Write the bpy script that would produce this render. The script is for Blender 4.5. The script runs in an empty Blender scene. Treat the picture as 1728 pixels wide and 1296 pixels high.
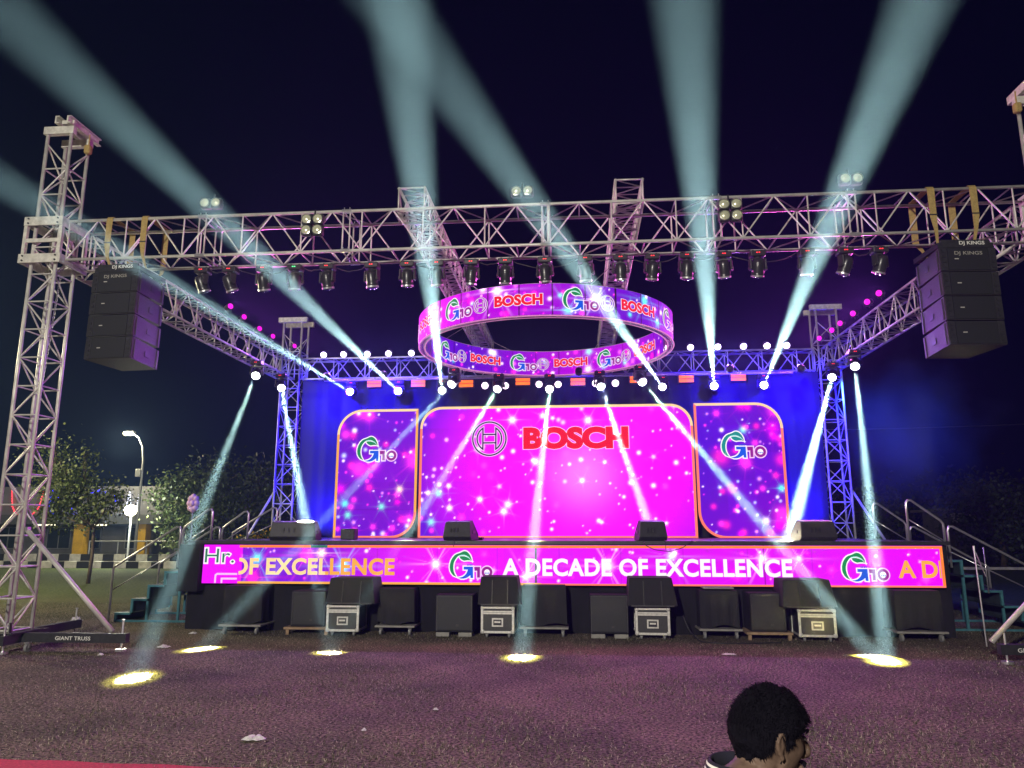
import bpy, bmesh, math, random
import numpy as np
from mathutils import Vector, Matrix, noise
R_ = math.radians
S = bpy.context.scene
C = S.collection

# ---------------------------------------------------------------- camera, world, exposure
cam = bpy.data.cameras.new('camera')
cam_ob = bpy.data.objects.new('camera', cam); C.objects.link(cam_ob); S.camera = cam_ob
cam_ob.location = (0, 0, 1.6)
cam_ob.rotation_euler = (R_(90 + 11.1), 0, R_(4.9))
cam.sensor_width = 36; cam.lens = 36 * 1258 / 1728; cam.clip_end = 2000; cam.clip_start = .05
S.view_settings.view_transform = 'Standard'; S.view_settings.look = 'None'
S.view_settings.exposure = 0; S.view_settings.gamma = 1
world = bpy.data.worlds.new('World'); S.world = world; world.use_nodes = True
world.node_tree.nodes['Background'].inputs[0].default_value = (.0001, .0002, .0052, 1)
world.node_tree.nodes['Background'].inputs[1].default_value = 1.0
S.cycles.use_denoising = True
S.cycles.max_bounces = 5; S.cycles.diffuse_bounces = 3; S.cycles.glossy_bounces = 3
S.cycles.volume_bounces = 0; S.cycles.sample_clamp_indirect = 120; S.cycles.volume_step_rate = 6; S.cycles.volume_max_steps = 96
S.cycles.caustics_reflective = False; S.cycles.caustics_refractive = False
HAZE_D, HAZE_G = .0012, .45

# ---------------------------------------------------------------- materials
def mat(name, col, rough=.6, metal=0., emit=None, es=1., noise_amt=0., scale=8., bump=0., spec=.5, sample=None):
    m = bpy.data.materials.new(name); m.use_nodes = True
    nt = m.node_tree; b = nt.nodes['Principled BSDF']
    b.inputs['Base Color'].default_value = (*col, 1); b.inputs['Roughness'].default_value = rough
    b.inputs['Metallic'].default_value = metal; b.inputs['Specular IOR Level'].default_value = spec
    if emit:
        b.inputs['Emission Color'].default_value = (*emit, 1); b.inputs['Emission Strength'].default_value = es
    if sample: m.cycles.emission_sampling = sample
    if noise_amt or bump:
        tc = nt.nodes.new('ShaderNodeTexCoord'); n = nt.nodes.new('ShaderNodeTexNoise')
        n.inputs['Scale'].default_value = scale; n.inputs['Detail'].default_value = 6
        nt.links.new(tc.outputs['Object'], n.inputs['Vector'])
        if noise_amt:
            r = nt.nodes.new('ShaderNodeValToRGB')
            r.color_ramp.elements[0].position = .3; r.color_ramp.elements[1].position = .7
            r.color_ramp.elements[0].color = (*[c * (1 - noise_amt) for c in col], 1)
            r.color_ramp.elements[1].color = (*[min(1, c * (1 + noise_amt)) for c in col], 1)
            nt.links.new(n.outputs['Fac'], r.inputs['Fac']); nt.links.new(r.outputs['Color'], b.inputs['Base Color'])
        if bump:
            bp = nt.nodes.new('ShaderNodeBump'); bp.inputs['Strength'].default_value = bump
            nt.links.new(n.outputs['Fac'], bp.inputs['Height']); nt.links.new(bp.outputs['Normal'], b.inputs['Normal'])
    return m

M = dict(
    alu=mat('aluminium', (.60, .59, .56), .45, .25, noise_amt=.22, scale=5),
    alu_plate=mat('sleeve_plate', (.62, .61, .55), .5, .1, noise_amt=.25, scale=14),
    black=mat('black_paint', (.022, .022, .025), .5, noise_amt=.3, scale=20),
    plastic=mat('black_plastic', (.03, .03, .034), .28, spec=.6),
    grille=mat('speaker_grille', (.012, .013, .015), .6, noise_amt=.25, scale=160, bump=.3),
    cabinet=mat('speaker_cabinet', (.036, .033, .033), .55, noise_amt=.2, scale=30, bump=.1),
    cloth=mat('black_cloth', (.007, .007, .009), .95, noise_amt=.4, scale=3, bump=.15),
    cover=mat('cover_cloth', (.006, .006, .0075), .8, noise_amt=.3, scale=5, bump=.35),
    deck=mat('stage_deck', (.03, .03, .035), .32, noise_amt=.3, scale=6),
    drop=mat('backdrop_cloth', (.026, .026, .030), .95, noise_amt=.15, scale=.55, bump=.2),
    strap=mat('strap_webbing', (.36, .26, .09), .85, noise_amt=.2, scale=40),
    steel=mat('chrome_steel', (.62, .62, .64), .28, .75),
    chain=mat('chain_steel', (.35, .34, .33), .4, .7),
    case_ply=mat('case_laminate', (.03, .03, .032), .5, noise_amt=.2, scale=30),
    case_alu=mat('case_edging', (.62, .61, .58), .42, .35, noise_amt=.2, scale=25),
    wood=mat('raw_wood', (.30, .20, .12), .8, noise_amt=.35, scale=9),
    white_board=mat('dolly_board', (.26, .25, .23), .6, noise_amt=.2, scale=9),
    rubber=mat('rubber', (.02, .02, .02), .7),
    wheel=mat('grey_wheel', (.22, .22, .22), .5),
    teal=mat('stair_steel', (.06, .20, .24), .45, .2, noise_amt=.2, scale=12),
    tread=mat('stair_tread', (.03, .045, .05), .6, noise_amt=.3, scale=8),
    glass_lamp=mat('unlit_lamp', (.70, .72, .52), .22, .35, bump=.35, scale=90),
    glass_ring=mat('lamp_reflector', (.5, .52, .45), .2, .6),
    lens=mat('dark_lens', (.03, .04, .05), .08, spec=.8),
    red_led=mat('red_led', (.1, 0, 0), .5, emit=(1, .03, .04), es=3, sample='NONE'),
    green_led=mat('green_led', (0, .1, 0), .5, emit=(.1, 1, .3), es=3, sample='NONE'),
    lit=mat('lit_beam_lens', (.8, .8, .8), .3, emit=(.93, 1, .95), es=30, sample='NONE'),
    lit_white=mat('lit_wash_lens', (.8, .8, .8), .3, emit=(.80, .66, 1), es=7, sample='NONE'),
    lit_pink=mat('lit_pink_lens', (.8, .8, .8), .3, emit=(1, .74, .95), es=3.5, sample='NONE'),
    lit_mag=mat('lit_magenta_lens', (.4, 0, .4), .3, emit=(.9, .01, .62), es=1.2),
    orange=mat('orange_strobe', (.4, .1, 0), .5, emit=(1, .15, .012), es=1.7),
    paint_w=mat('kerb_white', (.62, .60, .55), .8, noise_amt=.25, scale=4),
    paint_b=mat('kerb_black', (.02, .02, .02), .8),
    yellow=mat('yellow_paint', (.55, .33, .02), .6, noise_amt=.15, scale=3),
    wall=mat('painted_wall', (.20, .20, .20), .8, noise_amt=.2, scale=1.5),
    fascia=mat('fascia_board', (.20, .20, .23), .7, noise_amt=.15, scale=1.2),
    dark_wall=mat('dim_wall', (.20, .19, .16), .85, noise_amt=.3, scale=1.5),
    glass=mat('window_glass', (.03, .04, .04), .1, spec=.8),
    tube=mat('tube_light', (.8, .8, .7), .4, emit=(1, .92, .62), es=2.2),
    string_blue=mat('blue_bulbs', (0, 0, .3), .5, emit=(.03, .03, 1), es=4.840000000000001, sample='NONE'),
    string_red=mat('red_bulbs', (.3, 0, 0), .5, emit=(1, .04, .06), es=3.9600000000000004, sample='NONE'),
    string_white=mat('white_bulbs', (.3, .3, .3), .5, emit=(.75, .8, 1), es=2.8600000000000003, sample='NONE'),
    lamp=mat('street_lamp_glow', (.9, .9, .7), .4, emit=(1, .93, .55), es=30, sample='NONE'),
    pole=mat('galvanised_pole', (.42, .43, .45), .45, .4),
    trunk=mat('bark', (.10, .075, .05), .9, noise_amt=.4, scale=6, bump=.5),
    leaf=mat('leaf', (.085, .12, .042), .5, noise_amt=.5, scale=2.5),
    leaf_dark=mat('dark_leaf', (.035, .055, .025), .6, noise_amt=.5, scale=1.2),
    pink=mat('pink_balloon', (.55, .34, .50), .45, noise_amt=.2, scale=9),
    paper=mat('crumpled_paper', (.62, .60, .62), .8, noise_amt=.25, scale=30),
    carpet=mat('red_carpet_pile', (.42, .02, .045), .95, noise_amt=.3, scale=60, bump=.3),
    skin=mat('skin', (.12, .078, .058), .62, noise_amt=.22, scale=60, bump=.12, spec=.3),
    hair=mat('black_hair', (.0045, .004, .007), .9, spec=.05),
    shirt=mat('navy_cotton', (.005, .005, .016), .95, noise_amt=.25, scale=30, bump=.2),
    stripe=mat('white_stripe', (.7, .7, .65), .8),
    trousers=mat('dark_trousers', (.03, .03, .035), .85),
    shoe=mat('shoe_leather', (.02, .018, .016), .4),
    eye=mat('eye_white', (.10, .09, .085), .5),
    letter_w=mat('painted_white_lettering', (.75, .75, .72), .6),
    letter_g=mat('pale_lettering', (.30, .29, .26), .7),
)
def emis(name, col, s=1.):
    return mat(name, (.01, .01, .01), .6, emit=col, es=s, sample='NONE', spec=.1)
L = dict(
    white=emis('led_white', (1, .95, 1), 1.05), pinkwhite=emis('led_pinkwhite', (1, .62, 1), 1.0), red=emis('led_red', (.95, .004, .035), 1.),
    green=emis('led_green', (.003, .26, .08), 1.), teal=emis('led_teal', (.004, .32, .30), .9), blue=emis('led_blue', (.006, .10, .80), 1.), mint=emis('led_mint', (.35, 1, .85), .9),
    purple=emis('led_purple', (.32, .006, .30), 1.), dark=emis('led_dark', (.018, .002, .07), 1.),
    gold=emis('led_gold', (1, .44, .07), 1.), orange=emis('led_orange', (1, .22, .035), 1.1), peach=emis('led_peach', (1, .66, .30), 1.15),
    coral=emis('led_coral', (1, .20, .13), 1.1), dgreen=emis('led_dgreen', (.02, .19, .10), 1.),
)
def screen_mat():
    m = bpy.data.materials.new('led_pixels'); m.use_nodes = True; nt = m.node_tree; b = nt.nodes['Principled BSDF']
    a = nt.nodes.new('ShaderNodeAttribute'); a.attribute_name = 'led'; b.inputs['Base Color'].default_value = (.01, .01, .01, 1)
    nt.links.new(a.outputs['Color'], b.inputs['Emission Color']); b.inputs['Emission Strength'].default_value = 1.0
    b.inputs['Roughness'].default_value = .6; b.inputs['Specular IOR Level'].default_value = .1
    return m
LED = screen_mat()

# ---------------------------------------------------------------- mesh helpers
def wloc(o):
    v = Vector((0, 0, 0))
    while o: v += o.location; o = o.parent
    return v
class MB:
    def __init__(s): s.v = []; s.f = []; s.mi = []; s.cur = 0
    def add(s, vs, fs):
        n = len(s.v); s.v += [tuple(p) for p in vs]
        s.f += [tuple(n + i for i in f) for f in fs]; s.mi += [s.cur] * len(fs); return s
    def box(s, c, d, rz=0., M4=None):
        x, y, z = d[0] / 2, d[1] / 2, d[2] / 2
        vs = [Vector(p) for p in ((-x, -y, -z), (x, -y, -z), (x, y, -z), (-x, y, -z), (-x, -y, z), (x, -y, z), (x, y, z), (-x, y, z))]
        if M4: vs = [M4 @ p for p in vs]
        elif rz: vs = [Matrix.Rotation(rz, 3, 'Z') @ p for p in vs]
        return s.add([p + Vector(c) for p in vs], [(0, 3, 2, 1), (4, 5, 6, 7), (0, 1, 5, 4), (1, 2, 6, 5), (2, 3, 7, 6), (3, 0, 4, 7)])
    def bev(s, c, d, b, rot=None):
        bm = bmesh.new(); bmesh.ops.create_cube(bm, size=1)
        for v in bm.verts: v.co = Vector((v.co.x * d[0], v.co.y * d[1], v.co.z * d[2]))
        bmesh.ops.bevel(bm, geom=bm.edges[:], offset=b, segments=2, affect='EDGES', profile=.5)
        bm.verts.index_update()
        s.add([((rot @ v.co) if rot else v.co) + Vector(c) for v in bm.verts], [[v.index for v in f.verts] for f in bm.faces]); bm.free(); return s
    def lohi(s, a, b): return s.box([(a[i] + b[i]) / 2 for i in range(3)], [b[i] - a[i] for i in range(3)])
    def tube(s, p, q, r, n=6, r2=None, cap=True):
        p, q = Vector(p), Vector(q); d = q - p
        if d.length < 1e-6: return s
        r2 = r if r2 is None else r2
        u = d.orthogonal().normalized(); w = d.normalized().cross(u)
        a = [2 * math.pi * i / n for i in range(n)]
        vs = [p + (u * math.cos(t) + w * math.sin(t)) * r for t in a] + [q + (u * math.cos(t) + w * math.sin(t)) * r2 for t in a]
        fs = [(i, (i + 1) % n, n + (i + 1) % n, n + i) for i in range(n)]
        if cap: fs += [tuple(range(n))[::-1], tuple(range(n, 2 * n))]
        return s.add(vs, fs)
    def path(s, pts, r, n=6):
        pts = [Vector(p) for p in pts]; rings = []
        rr = r if isinstance(r, (list, tuple)) else [r] * len(pts)
        u = None
        for i, p in enumerate(pts):
            t = (pts[min(i + 1, len(pts) - 1)] - pts[max(i - 1, 0)]).normalized()
            u = t.orthogonal().normalized() if u is None else (u - t * u.dot(t)).normalized()
            w = t.cross(u)
            rings.append([p + (u * math.cos(2 * math.pi * k / n) + w * math.sin(2 * math.pi * k / n)) * rr[i] for k in range(n)])
        fs = [(i * n + k, i * n + (k + 1) % n, (i + 1) * n + (k + 1) % n, (i + 1) * n + k) for i in range(len(pts) - 1) for k in range(n)]
        fs += [tuple(range(n))[::-1], tuple(range((len(pts) - 1) * n, len(pts) * n))]
        return s.add([p for g in rings for p in g], fs)
    def lathe(s, prof, n=16, M4=None, cap=True):
        vs = [Vector((r * math.cos(2 * math.pi * k / n), r * math.sin(2 * math.pi * k / n), z)) for r, z in prof for k in range(n)]
        if M4: vs = [M4 @ v for v in vs]
        fs = [(i * n + k, i * n + (k + 1) % n, (i + 1) * n + (k + 1) % n, (i + 1) * n + k) for i in range(len(prof) - 1) for k in range(n)]
        if cap: fs += [tuple(range(n))[::-1], tuple(range((len(prof) - 1) * n, len(prof) * n))]
        return s.add(vs, fs)
    def poly(s, pts): return s.add(pts, [tuple(range(len(pts)))])
    def prism(s, pts, y0, y1):   # outline in x,z swept along y
        n = len(pts)
        return s.add([(x, y0, z) for x, z in pts] + [(x, y1, z) for x, z in pts],
                     [tuple(range(n)), tuple(range(n, 2 * n))[::-1]] + [(i, n + i, n + (i + 1) % n, (i + 1) % n) for i in range(n)])
    def build(s, name, mats, parent=None, smooth=False, world=True):
        if not isinstance(mats, (list, tuple)): mats = [mats]
        off = wloc(parent) if (parent and world) else Vector((0, 0, 0))
        me = bpy.data.meshes.new(name)
        me.from_pydata([(x - off.x, y - off.y, z - off.z) for x, y, z in s.v], [], s.f)
        for m in mats: me.materials.append(m)
        if len(mats) > 1: me.polygons.foreach_set('material_index', s.mi)
        bm = bmesh.new(); bm.from_mesh(me); bmesh.ops.recalc_face_normals(bm, faces=bm.faces[:]); bm.to_mesh(me); bm.free()
        if smooth: me.polygons.foreach_set('use_smooth', [True] * len(me.polygons))
        o = bpy.data.objects.new(name, me); C.objects.link(o); o.parent = parent
        return o
def tag(o, label=None, cat=None, group=None, kind=None):
    if label: o['label'] = label
    if cat: o['category'] = cat
    if group: o['group'] = group
    if kind: o['kind'] = kind
    return o
def thing(name, label, cat, loc=(0, 0, 0), group=None):
    o = bpy.data.objects.new(name, None); C.objects.link(o); o.location = loc; o.empty_display_size = .1
    return tag(o, label, cat, group)
def dup(o, parent=None):
    c = o.copy(); C.objects.link(c)
    if parent: c.parent = parent
    for ch in list(o.children): dup(ch, c)
    return c
def spot(name, parent, p, q, power, col, size, rad=.05, blend=.5, world=True):
    l = bpy.data.lights.new(name, 'SPOT'); l.energy = power; l.color = col; l.spot_size = R_(size); l.shadow_soft_size = rad; l.spot_blend = blend
    o = bpy.data.objects.new(name, l); C.objects.link(o); o.parent = parent
    off = wloc(parent) if parent else Vector((0, 0, 0))
    o.location = Vector(p) - off
    o.rotation_euler = (Vector(q) - Vector(p)).to_track_quat('-Z', 'Y').to_euler()
    return o
ORD = 'leftmost,second,third,fourth,fifth,sixth,seventh,eighth,ninth,tenth,eleventh,twelfth,thirteenth,fourteenth,fifteenth,sixteenth,seventeenth,eighteenth,nineteenth,rightmost'.split(',')
def nth(i, n): return 'leftmost' if i == 0 else 'rightmost' if i == n - 1 else ORD[i] + ' from left'

# ---------------------------------------------------------------- text and logos (flat, in x/z)
_tc = {}
def text_shape(body, bold):
    k = (body, bold)
    if k in _tc: return _tc[k]
    cu = bpy.data.curves.new('t', 'FONT'); cu.body = body; cu.size = 1; cu.offset = bold; cu.resolution_u = 4; cu.space_character = 1.05 if len(body) > 8 else 1
    o = bpy.data.objects.new('t', cu); C.objects.link(o)
    dg = bpy.context.evaluated_depsgraph_get(); me = o.evaluated_get(dg).to_mesh()
    v = np.array([(p.co.x, p.co.y) for p in me.vertices]); f = [tuple(p.vertices) for p in me.polygons]
    o.evaluated_get(dg).to_mesh_clear(); bpy.data.objects.remove(o); bpy.data.curves.remove(cu)
    _tc[k] = (v, f); return _tc[k]
def text_fit(body, bold, x0, x1, z0, z1, grow=0.):
    """vertices/faces of the word stretched into the rectangle; grow = extra boldness for an outline"""
    v0, _ = text_shape(body, bold); lo, hi = v0.min(0), v0.max(0)
    v, f = text_shape(body, bold + grow)
    sx, sz = (x1 - x0) / (hi[0] - lo[0]), (z1 - z0) / (hi[1] - lo[1])
    return [(x0 + (a - lo[0]) * sx, z0 + (b - lo[1]) * sz) for a, b in v], f
def circ(cx, cz, r, n=28, a0=0, a1=360):
    return [(cx + r * math.cos(R_(a0 + (a1 - a0) * i / n)), cz + r * math.sin(R_(a0 + (a1 - a0) * i / n))) for i in range(n + (a1 - a0 != 360))]
def strip(pts, w, closed=True):
    """a flat band of width w along a polyline: (verts, faces)"""
    n = len(pts); vs = []; fs = []
    for i in range(n):
        a = Vector(pts[i - 1] if (closed or i) else pts[0]); b = Vector(pts[(i + 1) % n] if (closed or i < n - 1) else pts[-1]); p = Vector(pts[i])
        d1 = (p - a).normalized() if (p - a).length else (b - p).normalized(); d2 = (b - p).normalized() if (b - p).length else d1
        nn = Vector((-d1.y - d2.y, d1.x + d2.x))
        nn = nn.normalized() / max(.45, abs(nn.normalized().dot(Vector((-d1.y, d1.x))))) if nn.length > 1e-6 else Vector((-d1.y, d1.x))
        vs += [tuple(p + nn * w / 2), tuple(p - nn * w / 2)]
    for i in range(n if closed else n - 1):
        j = (i + 1) % n; fs.append((2 * i, 2 * j, 2 * j + 1, 2 * i + 1))
    return vs, fs
def tri(pts):
    from mathutils.geometry import tessellate_polygon
    return pts, [tuple(t) for t in tessellate_polygon([[Vector((x, z, 0)) for x, z in pts]])]
G_GREEN = [(940, 572), (930, 520), (905, 465), (870, 420), (835, 395), (800, 385), (765, 390), (730, 408), (690, 425), (640, 440), (600, 462), (560, 505), (525, 565), (503, 640), (500, 700), (510, 760), (535, 810), (575, 855), (640, 885), (605, 835), (582, 780), (572, 715), (574, 650), (588, 590), (612, 545), (650, 495), (690, 468), (730, 456), (780, 454), (830, 468), (880, 500), (910, 535)]
G_LEAF = [(690, 490), (735, 482), (785, 484), (830, 497), (880, 522), (938, 572), (890, 562), (840, 562), (790, 570), (750, 555), (715, 530)]
G_BLUE = [(780, 685), (965, 685), (970, 905), (918, 902), (915, 850), (870, 882), (830, 903), (785, 916), (730, 916), (665, 898), (720, 892), (765, 878), (805, 850), (835, 815), (866, 742), (780, 740)]
def glogo(x0, z0, h, green='green'):
    """list of (material key, verts, faces, level) for the leaf-and-arrow G with 10"""
    k = h / 531.
    T = lambda P: [(x0 + (a - 500) * k, z0 + (916 - b) * k) for a, b in P]
    out = []
    g, l, b = T(G_GREEN), T(G_LEAF), T(G_BLUE)
    sw = 46 * k
    for P in (g, l, b): out.append(('white', *strip(P, sw), 0))
    ten, ring0, ring1 = T([(990, 690), (1105, 690), (1105, 893), (1050, 893), (1050, 760), (1000, 765)]), None, None
    c = T([(1245, 790)])[0]; r = 82 * k
    out.append(('pinkwhite', *strip(ten, sw), 0)); out.append(('pinkwhite', *strip(circ(c[0], c[1], r), 50 * k + sw), 0))
    out.append((green, *tri(g), 1)); out.append((green, *tri(l), 1)); out.append(('blue', *tri(b), 1))
    out.append(('mint', *strip(T([(690, 470), (760, 462), (830, 478), (900, 530)]), 14 * k, False), 1))
    out.append(('purple', *tri(ten), 1)); out.append(('purple', *strip(circ(c[0], c[1], r), 50 * k), 1))
    out.append(('white', *tri(circ(c[0], c[1], 56 * k)), 1))
    for dx in (-32, 0, 32): out.append(('blue', *tri(circ(c[0] + dx * k, c[1] - 18 * k, 13 * k, 8)), 2))
    for i in range(4): out.append(('blue', *tri(T([(845 + i * 30, 668), (845 + i * 30, 634), (863 + i * 30, 634), (863 + i * 30, 668)])), 1))
    return out
def emblem(cx, cz, r, dark='dark', light='pinkwhite', disc=None):
    out = []
    if disc: out.append((disc, *tri(circ(cx, cz, r * 1.08, 36)), 0))
    def st(P, closed):
        out.append((light, *strip(P, .155 * r, closed), 0 if not disc else 1)); out.append((dark, *strip(P, .075 * r, closed), 2))
    st(circ(cx, cz, .95 * r, 40), True)
    a = math.degrees(math.acos(.38 / .72))
    for s in (-1, 1):
        arc = circ(cx, cz, .70 * r, 16, -a, a) if s > 0 else circ(cx, cz, .70 * r, 16, 180 - a, 180 + a)
        st(arc, True)
    for z in (-.24, .24): st([(cx - .38 * r, cz + z * r), (cx + .38 * r, cz + z * r)], False)
    return out
def put_flat(items, parent, y, name):
    """place 2-D items on a wall facing -y"""
    mb = MB(); mats = []
    for key, v, f, lv in items:
        if key not in mats: mats.append(key)
        mb.cur = mats.index(key); mb.add([(x, y - .004 - .003 * lv, z) for x, z in v], f)
    return mb.build(name, [L[k] for k in mats], parent)
def put_ring(items, parent, cx, cy, r, back, name):
    mb = MB(); keys = []
    for key, v, f, lv in items:
        if key not in keys: keys.append(key)
        mb.cur = keys.index(key)
        rr = r + (.006 + .004 * lv) * (-1 if back else 1)
        P = []
        for s, z in v:
            a = s / r
            P.append((cx + rr * math.sin(a), cy + (rr if back else -rr) * math.cos(a), z))
        mb.add(P, f)
    return mb.build(name, [L[k] for k in keys], parent)

# ---------------------------------------------------------------- LED content
def canvas(w, h, step):
    nx, nz = max(2, int(round(w / step)) + 1), max(2, int(round(h / step)) + 1)
    X, Z = np.meshgrid(np.linspace(0, w, nx), np.linspace(0, h, nz), indexing='ij')
    return X, Z, np.zeros((nx, nz, 3))
def glow(X, Z, I, x, z, r, col, star=0, ray=3.5, a0=0., clip=None):
    dx, dz = X - x, Z - z; d = np.hypot(dx, dz)
    g = np.exp(-(d / r) ** 2)
    if star:
        th = np.arctan2(dz, dx) + a0
        g = g + np.clip(np.cos(th * star / 2), 0, 1) ** 24 * np.exp(-d / (r * ray * .45)) * .8 + np.clip(np.cos(th * star / 2 + 1.3), 0, 1) ** 40 * np.exp(-d / (r * ray * .3)) * .5
    I += g[..., None] * np.array(col)
def sparkle(X, Z, I, rnd, n, cols, rr, stars=.3, dens=None, ray=2.6):
    w, h = X.max(), Z.max()
    for i in range(n):
        x, z = rnd.uniform(0, w), rnd.uniform(0, h)
        if dens and rnd.random() > dens(x / w, z / h): continue
        r = rr[0] * (rr[1] / rr[0]) ** (rnd.random() ** 2)
        glow(X, Z, I, x, z, r, rnd.choice(cols), 10 if rnd.random() < stars else 0, ray, rnd.random() * 3)
def led_mesh(name, X, Z, I, fn, parent, keep=None):
    nx, nz = X.shape
    V = fn(X, Z).reshape(-1, 3) - np.array(wloc(parent))
    i, j = np.meshgrid(np.arange(nx - 1), np.arange(nz - 1), indexing='ij')
    a = (i * nz + j).ravel(); F = np.stack([a, a + nz, a + nz + 1, a + 1], 1)
    if keep is not None:
        k = keep((X[:-1, :-1] + X[1:, 1:]) / 2, (Z[:-1, :-1] + Z[1:, 1:]) / 2).ravel(); F = F[k]
    me = bpy.data.meshes.new(name)
    me.vertices.add(len(V)); me.vertices.foreach_set('co', V.astype(np.float32).ravel())
    me.loops.add(len(F) * 4); me.loops.foreach_set('vertex_index', F.astype(np.int32).ravel())
    me.polygons.add(len(F)); me.polygons.foreach_set('loop_start', np.arange(0, len(F) * 4, 4, dtype=np.int32)); me.polygons.foreach_set('loop_total', np.full(len(F), 4, np.int32))
    me.update(calc_edges=True)
    at = me.color_attributes.new('led', 'FLOAT_COLOR', 'POINT')
    at.data.foreach_set('color', np.concatenate([I.reshape(-1, 3), np.ones((nx * nz, 1))], 1).astype(np.float32).ravel())
    me.materials.append(LED)
    o = bpy.data.objects.new(name, me); C.objects.link(o); o.parent = parent
    return o

# ---------------------------------------------------------------- ground, road, grass
def ground_mat():
    m = bpy.data.materials.new('dry_lawn'); m.use_nodes = True; nt = m.node_tree; b = nt.nodes['Principled BSDF']
    tc = nt.nodes.new('ShaderNodeTexCoord')
    def nz(sc, det=6):
        n = nt.nodes.new('ShaderNodeTexNoise'); n.inputs['Scale'].default_value = sc; n.inputs['Detail'].default_value = det
        nt.links.new(tc.outputs['Object'], n.inputs['Vector']); return n
    def ramp(n, a, c, p0=.35, p1=.65):
        r = nt.nodes.new('ShaderNodeValToRGB'); r.color_ramp.elements[0].color = (*a, 1); r.color_ramp.elements[1].color = (*c, 1)
        r.color_ramp.elements[0].position = p0; r.color_ramp.elements[1].position = p1
        nt.links.new(n.outputs['Fac'], r.inputs['Fac']); return r
    fine = ramp(nz(38, 8), (.016, .014, .010), (.26, .225, .17), .36, .62)
    patch = ramp(nz(.9, 5), (.60, .60, .56), (1.15, 1.05, .98))
    mx = nt.nodes.new('ShaderNodeMix'); mx.data_type = 'RGBA'; mx.blend_type = 'MULTIPLY'; mx.inputs[0].default_value = 1
    nt.links.new(fine.outputs['Color'], mx.inputs[6]); nt.links.new(patch.outputs['Color'], mx.inputs[7])
    # the lawn beyond the stage is greener
    sx = nt.nodes.new('ShaderNodeSeparateXYZ'); nt.links.new(tc.outputs['Object'], sx.inputs[0])
    mr = nt.nodes.new('ShaderNodeMapRange'); mr.inputs[1].default_value = 13; mr.inputs[2].default_value = 19; nt.links.new(sx.outputs['Y'], mr.inputs[0])
    m2 = nt.nodes.new('ShaderNodeMix'); m2.data_type = 'RGBA'; g = ramp(nz(14, 8), (.03, .045, .012), (.11, .13, .045))
    nt.links.new(mr.outputs[0], m2.inputs[0]); nt.links.new(mx.outputs[2], m2.inputs[6]); nt.links.new(g.outputs['Color'], m2.inputs[7])
    nt.links.new(m2.outputs[2], b.inputs['Base Color']); b.inputs['Roughness'].default_value = .95; b.inputs['Specular IOR Level'].default_value = .15
    bp = nt.nodes.new('ShaderNodeBump'); bp.inputs['Strength'].default_value = .9; bp.inputs['Distance'].default_value = .03
    nt.links.new(nz(30, 8).outputs['Fac'], bp.inputs['Height']); nt.links.new(bp.outputs['Normal'], b.inputs['Normal'])
    return m
g = MB(); g.add([(-150, -40, 0), (150, -40, 0), (150, 130, 0), (-150, 130, 0)], [(0, 1, 2, 3)])
tag(g.build('ground', ground_mat()), kind='structure')
rd = MB(); rd.lohi((-120, 31.6, -.05), (-11, 38.2, .02))
tag(rd.build('road', mat('pale_road', (.26, .24, .20), .9, noise_amt=.25, scale=1.5)), kind='structure')
pv = MB(); pv.lohi((-120, 39.1, -.05), (-11, 60, .14))
tag(pv.build('pavement', mat('paving', (.20, .19, .16), .9, noise_amt=.25, scale=2)), kind='structure')
def kerb(name, y, x0, x1, hgt, n):
    k = MB(); w = (x1 - x0) / n
    for i in range(n):
        k.cur = i % 2; k.box((x0 + w * (i + .5), y, hgt / 2), (w * .985, .22, hgt))
    tag(k.build(name, [M['paint_w'], M['paint_b']]), kind='structure')
kerb('kerb', 31.4, -40, -12, .28, 50)
kerb('kerb', 38.4, -44, -12, .36, 52)

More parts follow.
